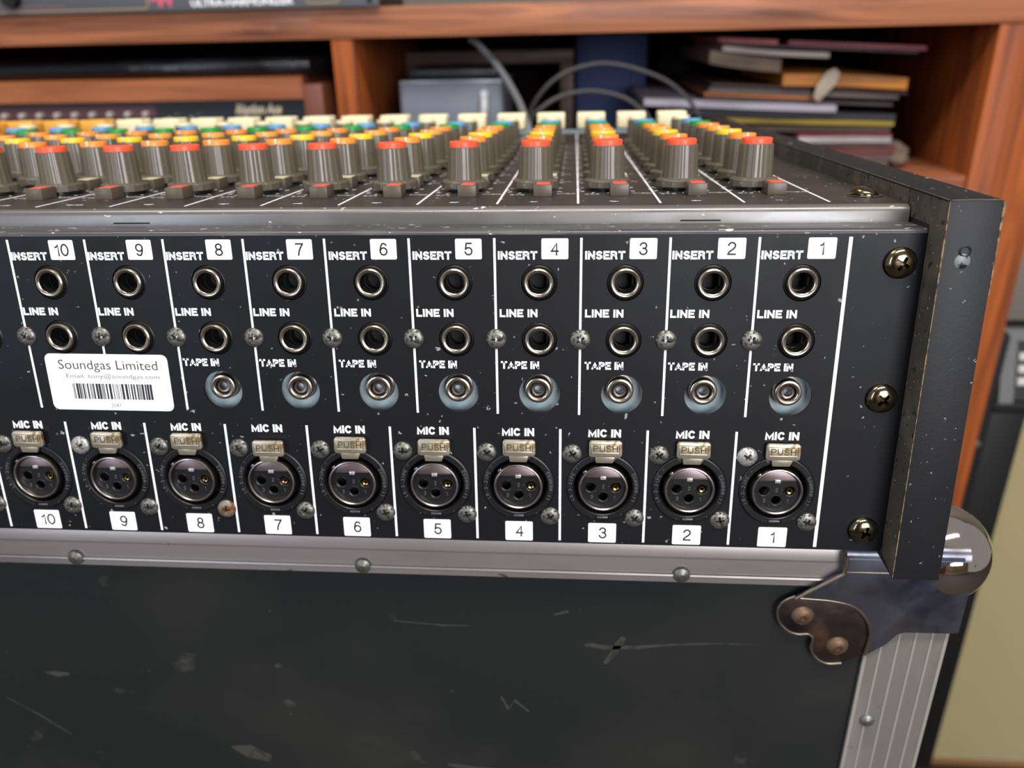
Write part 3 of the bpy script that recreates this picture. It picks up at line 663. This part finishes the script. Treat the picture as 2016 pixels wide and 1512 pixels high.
def ring_text(s, a_mid, rad, h, step):
    t = bmesh.new(); n = len(s)
    for i, chh in enumerate(s):
        if chh == ' ': continue
        wd = {'I': .3, '-': .5, 'L': .75, 'J': .7, '1': .5}.get(chh, 1.0)*h*.72; hh = h*.16 if chh == '-' else h
        me = grot(chh, wd, h, m_emb, .25, .14)
        a = a_mid-(i-(n-1)/2)*step      # reads clockwise
        k = len(t.verts); t.from_mesh(me); t.verts.ensure_lookup_table()
        rot = Matrix.Rotation(math.radians(-(a-90)), 3, 'Y')
        for v in t.verts[k:]: v.co = rot @ v.co + Vector((rad*math.cos(math.radians(a)), 0, rad*math.sin(math.radians(a))))*S
    r = bpy.data.meshes.new('moulded_lettering'); t.to_mesh(r); t.free(); r.materials.append(m_emb); return r
x_t1 = ring_text('CANNON-ITT', -2, 11.65, 1.15, 6.4); x_t2 = ring_text('XLR-3-31PC', 182, 11.65, 1.15, 6.2)
PUSHZ = [0, .1, .1, -.1, -.4, -.1, -1.9, .3, .3, .2]
PUSHM = {}
for k in range(NCH):
    x = qx(k)
    if x < PL+16: continue
    o = put('mic_socket', x_ring, mc, (x, 0, ZM))
    put('dark_recess', x_cup, o, (0, 0, 0)); sh_ = put('metal_shell', x_shell, o, (0, 0, 0)); put('contact_insert', x_ins, o, (0, .6, 0))
    put('latch_plate', x_latch, o, (0, 0, 0)); put('latch_tooth', x_tab, o, (0, 0, 0)); put('contact', x_con, o, (0, 0, 0), label='gold contact'); put('bottom_clip', x_clip, o, (0, 0, 0))
    put('lettering', x_t1, o, (0, -.7, 0)); put('lettering', x_t2, o, (0, -.7, 0))
    dz = PUSHZ[k] if k < 10 else 0
    put('push_tab', x_push, o, (.5, 0, 15.3+dz), label='nickel tab reading PUSH')
    word('PUSH', .5, 15.6+dz, 8.4, 2.3, m_pushdark, o, y=-2.45, stroke=.15)
    for s_, lx, lz in (('2', .1, 0.2), ('3', -3.9, -3.9), ('1', 4.1, -3.9)): word(s_, lx, lz, .45 if s_ == '1' else .8, 1.5, m_emb, o, y=.12, stroke=.13)
    a, b = (sm_bright if k in (0, 8) else sm), (sm_rust if k in (7,) else sm)
    put('socket_screw', a, o, (-11.0, 0, 12.7), (0, random.uniform(0, 1.5), 0)); put('socket_screw', b, o, (11.3, 0, -11.8), (0, random.uniform(0, 1.5), 0), label='rust-spotted screw' if k == 7 else None)

# the white barcode sticker ----------------------------------------------
st = curve_mesh([rrect(-22.6, 22.6, -10.5, 10.5, 2.2)], .1); st.materials.clear(); st.materials.append(m_label)
stk = put('barcode_sticker', st, mc, (-251.0, -.12, -50.3), (0, math.radians(0.3), 0), 'white rounded barcode sticker across channels nine and ten')
word('Soundgas Limited', 0.4, 6.0, 36.5, 4.5, m_ink, stk, y=-.07, bold=-.008)
word('Email: tony@soundgas.com', 1.6, 2.15, 34.5, 2.0, m_greyink, stk, y=-.07, bold=-.012)
mb = MB(); random.seed(3); x = -14.5
while x < 14.6:
    wd = random.choice((.18, .18, .3, .3, .55, .8)); mb.box(x, x+wd, -.1, -.04, -6.3, -.5); x += wd+random.choice((.2, .25, .4, .6))
part('barcode', mb, m_ink, stk, loc=(.5, 0, 0), smooth=False)
word('2547', 1.2, -8.6, 3.6, 1.3, m_greyink, stk, y=-.07, bold=-.012)
random.seed(11)

# knobs, buttons, faders --------------------------------------------------
def fl(r, h, i):
    if h < 4.4 or h > 16.6: return r
    return r*(.968, .99, 1.0, 1.0, .99, .968)[i % 6]
kn_body = MB().lathe([(0, 16.7), (5.6, 16.7), (6.15, 16.45), (6.2, 16.2), (6.45, 10), (6.75, 5.0), (6.8, 4.5)], axis='z', seg=96, flute=fl).mesh('knob', m_knob, ang=24)
kn_skirt = MB().lathe([(6.7, 4.7), (8.6, 4.1), (9.0, 3.7), (9.1, 1.5), (6, 1.4)], axis='z', seg=14).mesh('knob_skirt', m_skirt, ang=25)
kn_bush = MB().lathe([(6.3, 1.6), (6.3, 0), (0, 0)], axis='z', seg=24).mesh('bushing', m_bush)
kn_cap = {}
for c_ in CAPS:
    mb = MB().lathe([(5.55, 16.6), (5.6, 18.2), (5.45, 18.55), (5.1, 18.7), (0, 18.75)], axis='z', seg=40)
    kn_cap[c_] = mb.mesh('knob_cap', m_cap[c_])
kn_pt = MB().box(-.45, .45, -6.0, -4.4, 16.8, 18.95, .12).mesh('pointer', mat('pale_pointer', (225, 215, 190), .4))
kn_pd = MB().box(.45, .75, -5.9, -4.3, 16.8, 18.9, .05).mesh('pointer_shadow', m_dark)
rows = [(60, 'red'), (89, 'orange'), (119, 'yellow'), (148, 'light_orange'), (177, 'orange'), (207, 'green'), (238, 'blue'), (290, 'cream')]
b_body = MB().box(-3.4, 3.4, -4.6, 4.6, 0, 4.3, .25).mesh('button', m_btn)
b_red = MB().box(-2.3, 2.6, -3.4, 4.2, 4.2, 4.45, .05).mesh('button_top', m_btnred)
b_cream = MB().box(-2.9, 2.9, -4.2, 4.2, 4.2, 4.45, .05).mesh('button_top', m_btncream)
prof_f = [(-8, 9.5), (8, 9.5), (8, 19.2), (6.6, 20.2), (2.5, 18.9), (-2.5, 18.9), (-6.6, 20.2), (-8, 19.2)]
f_cream = MB().prism(prof_f, 'x', -9.6, 9.6, bev=.7).mesh('fader_cap', m_fcream)
f_or = recolour(f_cream, m_forange)
f_stem = MB().box(-1.6, 1.6, -2, 2, -1, 9.6, .2).mesh('fader_stem', m_dark)
def to_w(x, y, z):
    c_, s_ = math.cos(math.radians(6)), math.sin(math.radians(6)); return (x, c_*y+s_*z, -s_*y+c_*z)
tilt = (math.atan(TS), 0, 0)
tick = MB()
for i in range(11):
    a = math.radians(-60+30*i); tick.box(-.14, .14, 0, 1.7, 0, .08)
    for v in tick.bm.verts[-8:]:
        v.co = Matrix.Rotation(a, 3, 'Z') @ (v.co+Vector((0, 10.2, 0)))
tick_me = tick.mesh('scale_marks', m_white, smooth=False)
trk = MB().box(-1.2, 1.2, -62, 62, 0, .1)
trk_me = trk.mesh('fader_slot', m_dark)
scl = MB()
for i in range(19): scl.box(3, 6 if i % 3 else 8.5, 56-i*6.3, 56.35-i*6.3, 0, .08)
scl_me = scl.mesh('fader_scale', m_white, smooth=False)
def flat_word(s, x, y, w_, h_):
    me = grot(s, w_, h_, m_white, .06, .17)
    o = link('lettering', me, mc, (x, y, topz(y)+.04)); o.rotation_euler = (math.radians(-90)+math.atan(TS), 0, PI)
    return o
for k in range(NCH):
    X0 = -1.1-28.0*k
    # long strip line on the top sheet
    if k < NCH:
        L_ = part('printed_line', MB().prism([(22, topz(22)+.01), (440, topz(440)+.01), (440, topz(440)+.09), (22, topz(22)+.09)], 'x', X0-.4, X0+.4), m_white, mc, smooth=False)
    for i, (y, c_) in enumerate(rows):
        x = X0-17.3+.27*min(k, 12)
        if not seen(to_w(x, y, topz(y)+15), 90): continue
        r = random.uniform(-.25, .25)
        o = put('knob', kn_body, mc, (x, y, topz(y)), (tilt[0], 0, r)); put('knob_cap', kn_cap[c_], o, (0, 0, 0), label=c_.replace('_', ' ')+' cap')
        put('knob_skirt', kn_skirt, o, (0, 0, 0)); put('bushing', kn_bush, o, (0, 0, 0))
        if i in (1, 2, 3, 4):
            q = put('pointer', kn_pt, o, (0, 0, 0)); q.rotation_euler = (0, 0, random.uniform(-.25, .2))
        put('scale_marks', tick_me, mc, (x, y, topz(y)+.02), (tilt[0], 0, 0))
        if seen(to_w(x+9, y-3, topz(y)), 0) and i > 0:
            flat_word(('TRIM', 'HIGH', 'FREQ', 'MID', 'LOW', 'AUX', 'EFF', 'PAN')[i], x+11.3, y-2, 4.6, 1.7)
    if seen(to_w(X0-15, 40, 10), 60):
        o = put('button', b_body, mc, (X0-12.9, 45, topz(45)), (tilt[0], 0, 0)); put('button_top', b_red, o, (0, 0, 0), label='red top')
        flat_word('PAD', X0-22.8, 46.5, 5.4, 1.7); flat_word('TRIM', X0-4.4, 48.5, 7.0, 1.9)
        s = str(k+1); flat_word(s, X0-15.5, 27.0, (2.0 if s == '1' else 3.4) if len(s) == 1 else 6.6, 6.0)
        o = put('button', b_body, mc, (X0-11.4, 74.6, topz(74.6)), (tilt[0], 0, 0)); put('button_top', b_cream, o, (0, 0, 0), label='cream top')
    if seen(to_w(X0-18.5, 335, topz(335)+20), 80):
        o = put('fader', f_or if k >= 15 else f_cream, mc, (X0-18.3, 336, topz(336)), (tilt[0], 0, 0), 'orange fader cap' if k >= 15 else 'cream fader cap'); put('fader_stem', f_stem, o, (0, 0, 0))
        put('fader_slot', trk_me, mc, (X0-18.3, 375, topz(375)+.03), tilt); put('fader_scale', scl_me, mc, (X0-18.3, 375, topz(375)+.02), tilt)

# ------------------------------------------------------------------ shelf unit behind
BX0, BX1 = -1000.0, 386.0
su = thing('shelf_unit', 'stained pine shelf unit with open bays behind the mixing console', 'shelf', (-300, 780, -FLOOR))
part('top_board', MB().box(BX0, BX1+4, 600, 960, 58, 86.5, 1.2), m_shelf, su)
part('lower_board', MB().box(BX0, 314, 606, 958, -112, -84, 1.2), m_shelf, su)
part('divider', MB().box(-333.5, -311.3, 602, 957, -83.8, 57.8, .8), m_shelfv, su)
part('side_panel', MB().box(314, BX1, 601, 958, -FLOOR+2, 57.8, 1.2), m_shelfv, su)
part('side_panel', MB().box(BX0, BX0+30, 601, 958, -FLOOR+2, 57.8, 1.2), m_shelfv, su)
part('back_panel', MB().box(BX0+30, 314, 952, 960, -FLOOR+120, 57.8), m_shelfdark, su)
part('bottom_board', MB().box(BX0+30, 314, 606, 952, -FLOOR+90, -FLOOR+118, 1), m_shelf, su)

# rack processor on the shelf unit ------------------------------------------
m_rack = mat('slate_grey_anodised', (100, 102, 108), .42, metal=.3)
m_tan = mat('tan_print', (176, 146, 104), .6); m_pink = mat('pink_print', (206, 92, 118), .6); m_mar = mat('mauve_print', (130, 92, 102), .6)
rk = thing('rack_processor', 'grey rack effects unit with pink emblem on top of the shelf unit', 'rack unit', (-520, 700, 86.6))
part('front_panel', MB().box(-762, -279, 592, 595, 86.8, 131, .4), m_rack, rk)
part('enclosure', MB().box(-735, -306, 595, 850, 88, 129, 1), mat('black_sheet_metal', (34, 34, 36), .5), rk)
def outline(x0, x1, z0, z1, r, wd, y):
    me = curve_mesh([rrect(x0, x1, z0, z1, r), rrect(x0+wd, x1-wd, z0+wd, z1-wd, max(.2, r-wd))], .3); return me
def addm(name, me, mm, parent, y):
    me.materials.clear(); me.materials.append(mm); o = link(name, me, parent); o.location = (Vector((0, y, 0))-ORG[parent.name])*S; return o
addm('printed_outline', outline(-745, -512, 89.2, 126, 5, 1.1, 0), m_tan, rk, 591.8)
addm('printed_outline', outline(-352, -318, 90.4, 126, 5, 1.1, 0), m_tan, rk, 591.8)
part('printed_line', MB().box(-708, -600, 591.7, 592, 93.4, 94.6), m_mar, rk, smooth=False)
for x in (-690, -652): part('rotary_knob', MB().lathe([(0, 583), (8, 583), (9, 592), (0, 592)], c=(x, 0, 102), seg=28), m_dark, rk)
def wtext(s, x, z, w_, h_, mm, parent, y, shear=0, bold=.02, th=.3):
    o = link('lettering', text_mesh(s, w_, h_, mm, th, bold, shear), parent); o.location = (Vector((x, y, z))-ORG[parent.name])*S; return o
wtext('ULTRA-HARMONIZER', -416, 93.6, 104, 6.4, m_white, rk, 591.8, bold=.03)
wtext('RATE', -723, 94.6, 18, 4.2, m_white, rk, 591.8)
# abstract pink winged emblem, as far as the photograph shows it
part('emblem', MB().prism([(-512, 104), (-509, 95), (-503, 97), (-500, 89.5), (-497.5, 92), (-495, 97), (-492, 94), (-489, 89.5), (-487, 97), (-482, 103), (-478, 108), (-486, 106), (-494, 110), (-503, 107)], 'y', 591.6, 592.2), m_pink, rk, smooth=False)
for z in (92, 124): part('mounting_slot', MB().box(-291, -285, 591.8, 592.4, z-2.5, z+2.5, .1), m_dark, rk)

# wooden rhythm machine ------------------------------------------------------
rm = thing('rhythm_machine', 'teak-cased rhythm machine with gold script name in left shelf bay', 'drum machine', (-560, 720, -84))
m_blkpanel = mat('blue_black_fascia', (40, 42, 48), .4)
part('top_rail', MB().prism([(614, 1), (614, 21), (618, 23.5), (632, 23.5), (632, 1)], 'x', -790, -373), m_rhyw, rm)
part('end_stile', MB().box(-372.6, -352, 612, 840, -83.5, 15.2, 1), m_rhyv, rm)
part('end_stile', MB().box(-812, -791, 612, 840, -83.5, 15.2, 1), m_rhyv, rm)
part('case', MB().box(-790, -374, 632, 838, -83.4, 22), m_rhyv, rm)
part('fascia', MB().box(-790, -374, 623, 631.5, -83.4, .8), m_blkpanel, rm)
part('lettering_panel', MB().box(-788, -542, 622.4, 623, -16, -4.2), mat('maroon_strip', (98, 62, 68), .5), rm)
for i in range(12): part('push_button', MB().lathe([(0, 615), (2.2, 615.2), (2.6, 616), (2.6, 622.4)], c=(-552-20.2*i, 0, -12.2), seg=16), mat('pearl_button', (205, 196, 190), .4) if i == 0 else bpy.data.materials['pearl_button'], rm)
for x in (-521, -497): part('toggle_switch', MB().lathe([(0, 608), (1.5, 608.3), (2, 610), (1.4, 616), (3.4, 620), (3.6, 623)], c=(x, 0, -16), seg=14), m_chrome, rm)
m_goldt = mat('gold_script', (236, 220, 188), .45)
wtext('Rhythm Ace', -427, -10.5, 51, 13.5, m_goldt, rm, 622.8, shear=.35, bold=.03)
# black cover lying on it
mb = MB()
mb.prism([(618, 25), (612, 30), (612, 37), (620, 42), (760, 41), (800, 36), (800, 23.7), (640, 23.7)], 'x', -780, -362, bev=1.6)
single('folded_black_cover', mb, mat('glossy_black_vinyl', (18, 18, 22), .22, layers=[((40, 40, 50), 14, .5, .2, .35)], bump=(22, .5, 4)), 'glossy black vinyl cover lying flat on the wooden rhythm machine', 'cover', (-570, 700, 23.6), ang=50)

# power amplifier in the middle bay -----------------------------------------------
pb = thing('grey_metal_box', 'blue-grey metal box standing on the shelf in the middle bay', 'box', (-221, 730, -84))
m_greybox = mat('blue_grey_enamel', (124, 132, 146), .38, layers=[((134, 142, 152), 20, .5, .3, None)])
part('body', MB().box(-278, -165, 650, 800, -83.8, 14, 4, seg=3), m_greybox, pb)
part('top_edge_highlight', MB().box(-277, -166, 649.2, 656, 10.6, 15.0, 1.5), mat('grey_edge_highlight', (170, 174, 180), .3, metal=.5), pb)  # painted highlight: brighter strip standing for the light along the top edge
single('black_device', MB().box(-270, -172, 668, 790, 15, 26, 3), mat('satin_black', (26, 27, 32), .4), 'flat black device on top of the blue-grey metal box', 'device', (-221, 729, 14.9))
single('mains_plug_lead', MB().tube([(-184.4, 645, -2), (-184.6, 642, -12), (-186, 640, -32), (-188, 630, -60), (-200, 628, -80)], 3.4, 12, rr=lambda u: 1.15 if u < .3 else 1.0).lathe([(0, 640), (3.4, 640), (4.4, 642), (4.4, 650), (0, 650)], c=(-184.4, 0, 0), seg=20), mat('white_cable', (232, 232, 236), .4), 'white plug and lead hanging down the front of the blue-grey box', 'cable', (-186, 645, -84))
wf = thing('wooden_frame', 'empty grey-brown wooden frame leaning behind the blue-grey box', 'frame', (-198, 850, -84))
part('top_rail', MB().box(-308, -89.5, 846, 866, 23.4, 38.8, 1), m_frame, wf)
part('side_rail', MB().box(-106.5, -89.5, 846.3, 865.7, -83.5, 23.2, 1), m_frame, wf)
part('side_rail', MB().box(-308, -291, 846.3, 865.7, -83.5, 23.2, 1), m_frame, wf)
part('bottom_rail', MB().box(-290.8, -106.7, 846, 866, -83.5, -68, 1), m_frame, wf)
single('blue_folder_box', MB().box(-86, 6, 872, 940, -83.7, 56, 3), mat('navy_cloth_board', (62, 78, 120), .8, layers=[((48, 60, 94), 12, .48, .2, None)]), 'navy blue box file standing at the back beside the wooden frame', 'box', (-29, 900, -84))
def blob(c, r, mm, seed, nx=18):
    mb = MB(); t = bmesh.new(); bmesh.ops.create_icosphere(t, subdivisions=4, radius=1)
    for v in t.verts:
        d = v.co.normalized(); q = 1+.28*mnoise.noise(d*1.6+Vector((seed, 0, 0)))+.12*mnoise.noise(d*4+Vector((seed, 3, 0)))
        v.co = Vector((c[0]+d.x*r[0]*q, c[1]+d.y*r[1]*q, max(c[2]+d.z*r[2]*q, c[3] if len(c) > 3 else -1e9)))
    mb._merge(t); return mb
single('black_bag', blob((50, 918, -16, -83.5), (34, 26, 74), mm := mat('black_cloth', (16, 16, 20), .9), 2.0), mm, 'slumped black cloth bag between the blue box file and the magazines', 'bag', (50, 918, -84), ang=80)
# cables
single('grey_cable', MB().tube([(-197, 646, 54.4), (-189, 640, 50), (-171, 625, 33), (-157, 600, 18), (-142, 560, 0), (-133, 524, -14), (-129, 508, -24), (-128, 500, -60), (-128, 506, -130)], 3.3, 12), mat('pale_grey_cable', (120, 124, 128), .35), 'thick pale grey cable dropping diagonally from the shelf behind the faders', 'cable', (-140, 560, -110))
cabm = mat('dark_grey_cable', (58, 56, 56), .45)
single('dark_cable', MB().tube([(-139, 594, -60), (-134.8, 600, -24.3), (-124.2, 600, .2), (-98.5, 602, 21.4), (-58.2, 604, 30.0), (-12.7, 604, 19.8), (18.4, 602, 2.6), (40.7, 600, -26.8), (50, 612, -81.8)], 2.1, 10), cabm, 'thin dark cable looping high in front of the navy box file, the larger loop', 'cable', (-50, 600, -84), 'dark cables looping behind the faders')
single('dark_cable', MB().tube([(-136, 574, -60), (-130.6, 570, -21.3), (-117.9, 570, -7.2), (-98.0, 572, 2.8), (-70.8, 573, 6.1), (-43.6, 572, 1.0), (-26.1, 571, -8.6), (-13.0, 570, -25.4), (-8, 574, -90)], 2.3, 10), cabm, 'thin dark cable in the smaller lower loop behind the cream faders', 'cable', (-70, 570, -84), 'dark cables looping behind the faders')

# magazines and envelopes in the right bay -----------------------------------------
HM = [-83.9]*300      # height of the pile so far, every millimetre from x = -20
def paper(name, x0, x1, z0, z1, slope, col, label, cat, y0=650, depth=230, bend=0.0, pages=None, curl=0.0, grp='papers and magazines stacked in the right bay'):
    sh = lambda x: -slope*(x-x0)+bend*math.sin(PI*(x-x0)/(x1-x0))+curl*(1-(x-x0)/(x1-x0))**3
    th = z1-z0; rng = [x for x in range(int(x0)-1, int(x1)+2)]
    z0n = max(HM[x+20]-sh(min(max(x, x0), x1)) for x in rng)+.35
    for x in rng: HM[x+20] = max(HM[x+20], z0n+th+sh(min(max(x, x0), x1)))
    z0 = z0n; z1 = z0+th
    mb = MB(); n = 14; t = bmesh.new(); top = []; bot = []
    for j, yy in enumerate((y0, y0+2, y0+depth)):
        a = []; b = []
        for i in range(n+1):
            u = i/n; x = x0+(x1-x0)*u; dz = -slope*(x-x0)+bend*math.sin(PI*u)+curl*(1-u)**3
            ed = .35 if j == 0 else 0
            yj = yy+1.2*math.sin(u*9+z0) if j == 0 else yy
            a.append(t.verts.new((x, yj, z1+dz-ed))); b.append(t.verts.new((x, yj, z0+dz+ed)))
        top.append(a); bot.append(b)
    for j in range(2):
        for i in range(n):
            t.faces.new((top[j][i], top[j][i+1], top[j+1][i+1], top[j+1][i])); t.faces.new((bot[j][i+1], bot[j][i], bot[j+1][i], bot[j+1][i+1]))
    for i in range(n):
        t.faces.new((top[0][i+1], top[0][i], bot[0][i], bot[0][i+1])); t.faces.new((top[2][i], top[2][i+1], bot[2][i+1], bot[2][i]))
    for j in range(2):
        t.faces.new((top[j][0], top[j+1][0], bot[j+1][0], bot[j][0])); t.faces.new((top[j+1][n], top[j][n], bot[j][n], bot[j+1][n]))
    bmesh.ops.recalc_face_normals(t, faces=t.faces[:])
    mb._merge(t)
    col = tuple(int(v*.86) for v in col)
    mm = mat(name+'_paper', col, .55, layers=[(tuple(int(v*.75) for v in col), 30, .5, .2, None)], stretch=(.3, 1, 3))
    if pages:
        h = z1-z0
        pm = mat(name+'_pages', pages, .8, layers=[(tuple(int(v*.8) for v in pages), 200, .5, .2, None)], stretch=(.1, .1, 3))
    me_mats = [mm]
    return single(name, mb, me_mats, label, cat, ((x0+x1)/2, y0+depth/2, z0), grp, ang=50)
PAP = [
 ('paper_bag', 60, 250, -83.6, -75, 0.0, (108, 94, 86), 'crumpled brown paper bag flattened at the very bottom of the pile', 'bag', {}),
 ('magazine', 140, 250, -73.8, -66, 0.0, (130, 92, 88), 'dusky pink magazine second from the bottom of the pile', 'magazine', {}),
 ('magazine', 150, 256, -65.8, -60, 0.0, (150, 64, 58), 'brick red magazine just under the brown-grey one', 'magazine', {}),
 ('magazine', 92, 250, -59.8, -55, 0.008, (118, 92, 80), 'brown-grey magazine under the white-paged one', 'magazine', {}),
 ('magazine', 152, 247, -54.6, -48, 0.008, (222, 216, 216), 'white-paged magazine low on the right of the pile', 'magazine', dict(y0=645)),
 ('magazine', 150, 247, -48.2, -46, 0.008, (166, 30, 54), 'thin crimson magazine lying on the white-paged one', 'magazine', dict(y0=645)),
 ('cardboard_sheet', 66, 246, -44.6, -38.5, 0.02, (80, 58, 44), 'dark brown cardboard below the yellow-edged book', 'cardboard', {}),
 ('yellow_book', 52, 250, -31, -26, 0.035, (176, 152, 40), 'book with mustard yellow edge across the pile', 'book', {}),
 ('dark_folder', 20, 250, -26.4, -19.4, 0.04, (30, 28, 40), 'navy black folder above the yellow-edged book', 'folder', {}),
 ('white_catalogue', -14, 186, -13.5, -6.5, 0.05, (196, 190, 206), 'pale lavender-white catalogue jutting out on the left of the pile', 'catalogue', dict(y0=642)),
 ('magazine', 50, 246, -12.5, -9, 0.05, (74, 58, 60), 'dark mauve magazine lying on the lavender catalogue', 'magazine', dict(y0=654)),
 ('orange_folder', 50, 172, -2.6, .6, 0.055, (206, 122, 48), 'thin burnt orange folder tilting down to the right', 'folder', {}),
 ('magazine', 54, 250, 1.2, 6, 0.055, (110, 98, 90), 'thick grey-brown magazine on the orange folder', 'magazine', {}),
 ('magazine', 56, 258, 9.8, 13, 0.06, (78, 38, 36), 'dark maroon magazine under the orange envelope', 'magazine', {}),
 ('padded_envelope', 128, 254, 9.6, 21.5, 0.05, (226, 138, 34), 'bright orange padded envelope in the upper right of the pile', 'envelope', dict(y0=644, bend=1)),
 ('padded_envelope', 52, 126, 14.5, 28, 0.1, (140, 112, 84), 'tan padded envelope with folded left end', 'envelope', dict(curl=3)),
 ('white_envelope', 64, 172, 27.5, 33, 0.08, (206, 188, 174), 'crumpled off-white envelope near the top of the pile', 'envelope', dict(bend=-1, y0=644)),
 ('magazine', 66, 262, 36.2, 38.5, 0.06, (84, 62, 70), 'dark plum magazine second from the top of the pile', 'magazine', {}),
 ('magazine', 60, 120, 41.2, 46, 0.06, (214, 104, 98), 'salmon pink booklet at the top left of the pile', 'booklet', {}),
 ('magazine', 130, 268, 36.2, 41, 0.06, (146, 50, 62), 'maroon magazine topmost on the right of the pile', 'magazine', dict(y0=646))]
for n_, x0, x1, z0, z1, sl, col, lab, cat, kw in PAP:
    paper(n_, x0, x1, z0, z1, sl, col, lab, cat, **kw)
single('paper_tag', MB().prism([(160, -8), (162, 4), (170, 16), (178, 20), (184, 15), (181, 4), (172, -6), (165, -13)], 'y', 640, 641.2, bev=.3), mat('cream_card', (170, 156, 140), .7), 'cream paper tag hanging over the front of the orange envelope', 'tag', (171, 641, -13))
single('crumpled_paper', blob((258, 690, -72, -83.6), (22, 40, 14), cpm := mat('brown_kraft', (112, 96, 84), .7), 5.0), cpm, 'scrunched brown paper poking out at the right foot of the pile', 'paper', (258, 690, -84), ang=80)

# guitar amplifier on the right -------------------------------------------------------
ga = thing('combo_amplifier', 'black combo amplifier with woven gold-beige grille on the floor at right', 'amplifier', (734, 720, -FLOOR))
m_ampb = mat('black_vinyl', (24, 24, 24), .5, bump=(900, .5, .3))
AX0, AX1, AY, AZ = 388.5, 1080.0, 620.0, -262.0
part('side_panel', MB().box(AX0, AX0+18, AY, AY+180, -FLOOR+3, AZ, 4, seg=3), m_ampb, ga)
part('side_panel', MB().box(AX1-18, AX1, AY, AY+180, -FLOOR+3, AZ, 4, seg=3), m_ampb, ga)
part('top_panel', MB().box(AX0+18, AX1-18, AY+30, AY+178, AZ-16, AZ-1, 2), m_ampb, ga)
part('rear_panel', MB().box(AX0+18, AX1-18, AY+168, AY+178, -FLOOR+3, AZ-16), m_ampb, ga)
part('baffle_frame', MB().box(AX0+18, AX0+58, AY+3, AY+20, -FLOOR+20, AZ-100, 1), m_ampb, ga)
part('baffle_frame', MB().box(AX1-58, AX1-18, AY+3, AY+20, -FLOOR+20, AZ-100, 1), m_ampb, ga)
part('baffle_frame', MB().box(AX0+18, AX1-18, AY+2, AY+20, AZ-100, AZ-86, 1), m_ampb, ga)
part('bottom_rail', MB().box(AX0+18, AX1-18, AY+1, AY+178, -FLOOR+3, -FLOOR+18, 1), m_ampb, ga)
m_grille = bpy.data.materials.new('woven_grille_cloth'); m_grille.use_nodes = True
N = m_grille.node_tree.nodes; L = m_grille.node_tree.links; b_ = N['Principled BSDF']; b_.inputs['Roughness'].default_value = .9
tc = N.new('ShaderNodeTexCoord'); ck = N.new('ShaderNodeTexWave'); ck.inputs['Scale'].default_value = 190; ck.bands_direction = 'Z'; L.new(tc.outputs['Object'], ck.inputs[0])
ck2 = N.new('ShaderNodeTexWave'); ck2.inputs['Scale'].default_value = 190; ck2.bands_direction = 'X'; L.new(tc.outputs['Object'], ck2.inputs[0])
mu = N.new('ShaderNodeMath'); mu.operation = 'MULTIPLY'; L.new(ck.outputs['Fac'], mu.inputs[0]); L.new(ck2.outputs['Fac'], mu.inputs[1])
rp_ = N.new('ShaderNodeValToRGB'); rp_.color_ramp.elements[0].color = lin((160, 146, 104)); rp_.color_ramp.elements[1].color = lin((220, 206, 162)); L.new(mu.outputs[0], rp_.inputs[0]); L.new(rp_.outputs[0], b_.inputs['Base Color'])
part('grille_cloth', MB().box(AX0+58.5, AX1-58.5, AY+12, AY+16, -FLOOR+31, AZ-101), m_grille, ga)
part('piping', MB().box(AX0+58.5, AX1-58.5, AY+9, AY+14, -FLOOR+18.5, -FLOOR+30.5, 2), mat('gold_brown_piping', (140, 104, 62), .5), ga)
m_cpan = mat('grey_control_panel', (112, 112, 112), .4, metal=.3)
part('control_panel', MB().prism([(AY+6, AZ-84), (AY+34, AZ-2), (AY+42, AZ-2), (AY+14, AZ-84)], 'x', AX0+20, AX1-20), mat('black_fascia', (30, 30, 32), .4), ga)
part('panel_frame', MB().prism([(AY+1, AZ-86), (AY+26, AZ-4), (AY+34, AZ-4), (AY+9, AZ-86)], 'x', AX0+22, AX0+38), m_cpan, ga)
part('panel_frame', MB().prism([(AY+22, AZ-16), (AY+26, AZ-3), (AY+34, AZ-3), (AY+30, AZ-16)], 'x', AX0+18.5, AX1-18.5), m_cpan, ga)
for i in range(3):
    z = AZ-34-14*i; y = AY+22-4.3*i
    part('white_legend_bar', MB().box(AX0+41, AX0+90, y-6, y, z-4, z+4, .6), mat('white_legend', (228, 228, 224), .4) if i == 0 else bpy.data.materials['white_legend'], ga)
part('corner_screw', MB().lathe([(0, AY-2), (3.5, AY-1.2), (4.2, AY)], c=(AX0+9, 0, AZ-140), seg=16), m_rivet, ga)
kb = single('grey_lidded_case', MB().box(AX0+6, AX1-60, AY+40, AY+165, AZ+.2, AZ+92, 5, seg=3), mat('mid_grey_vinyl', (120, 114, 106), .6), 'dark grey case lying on top of the black amplifier', 'case', (AX0+250, AY+100, AZ))
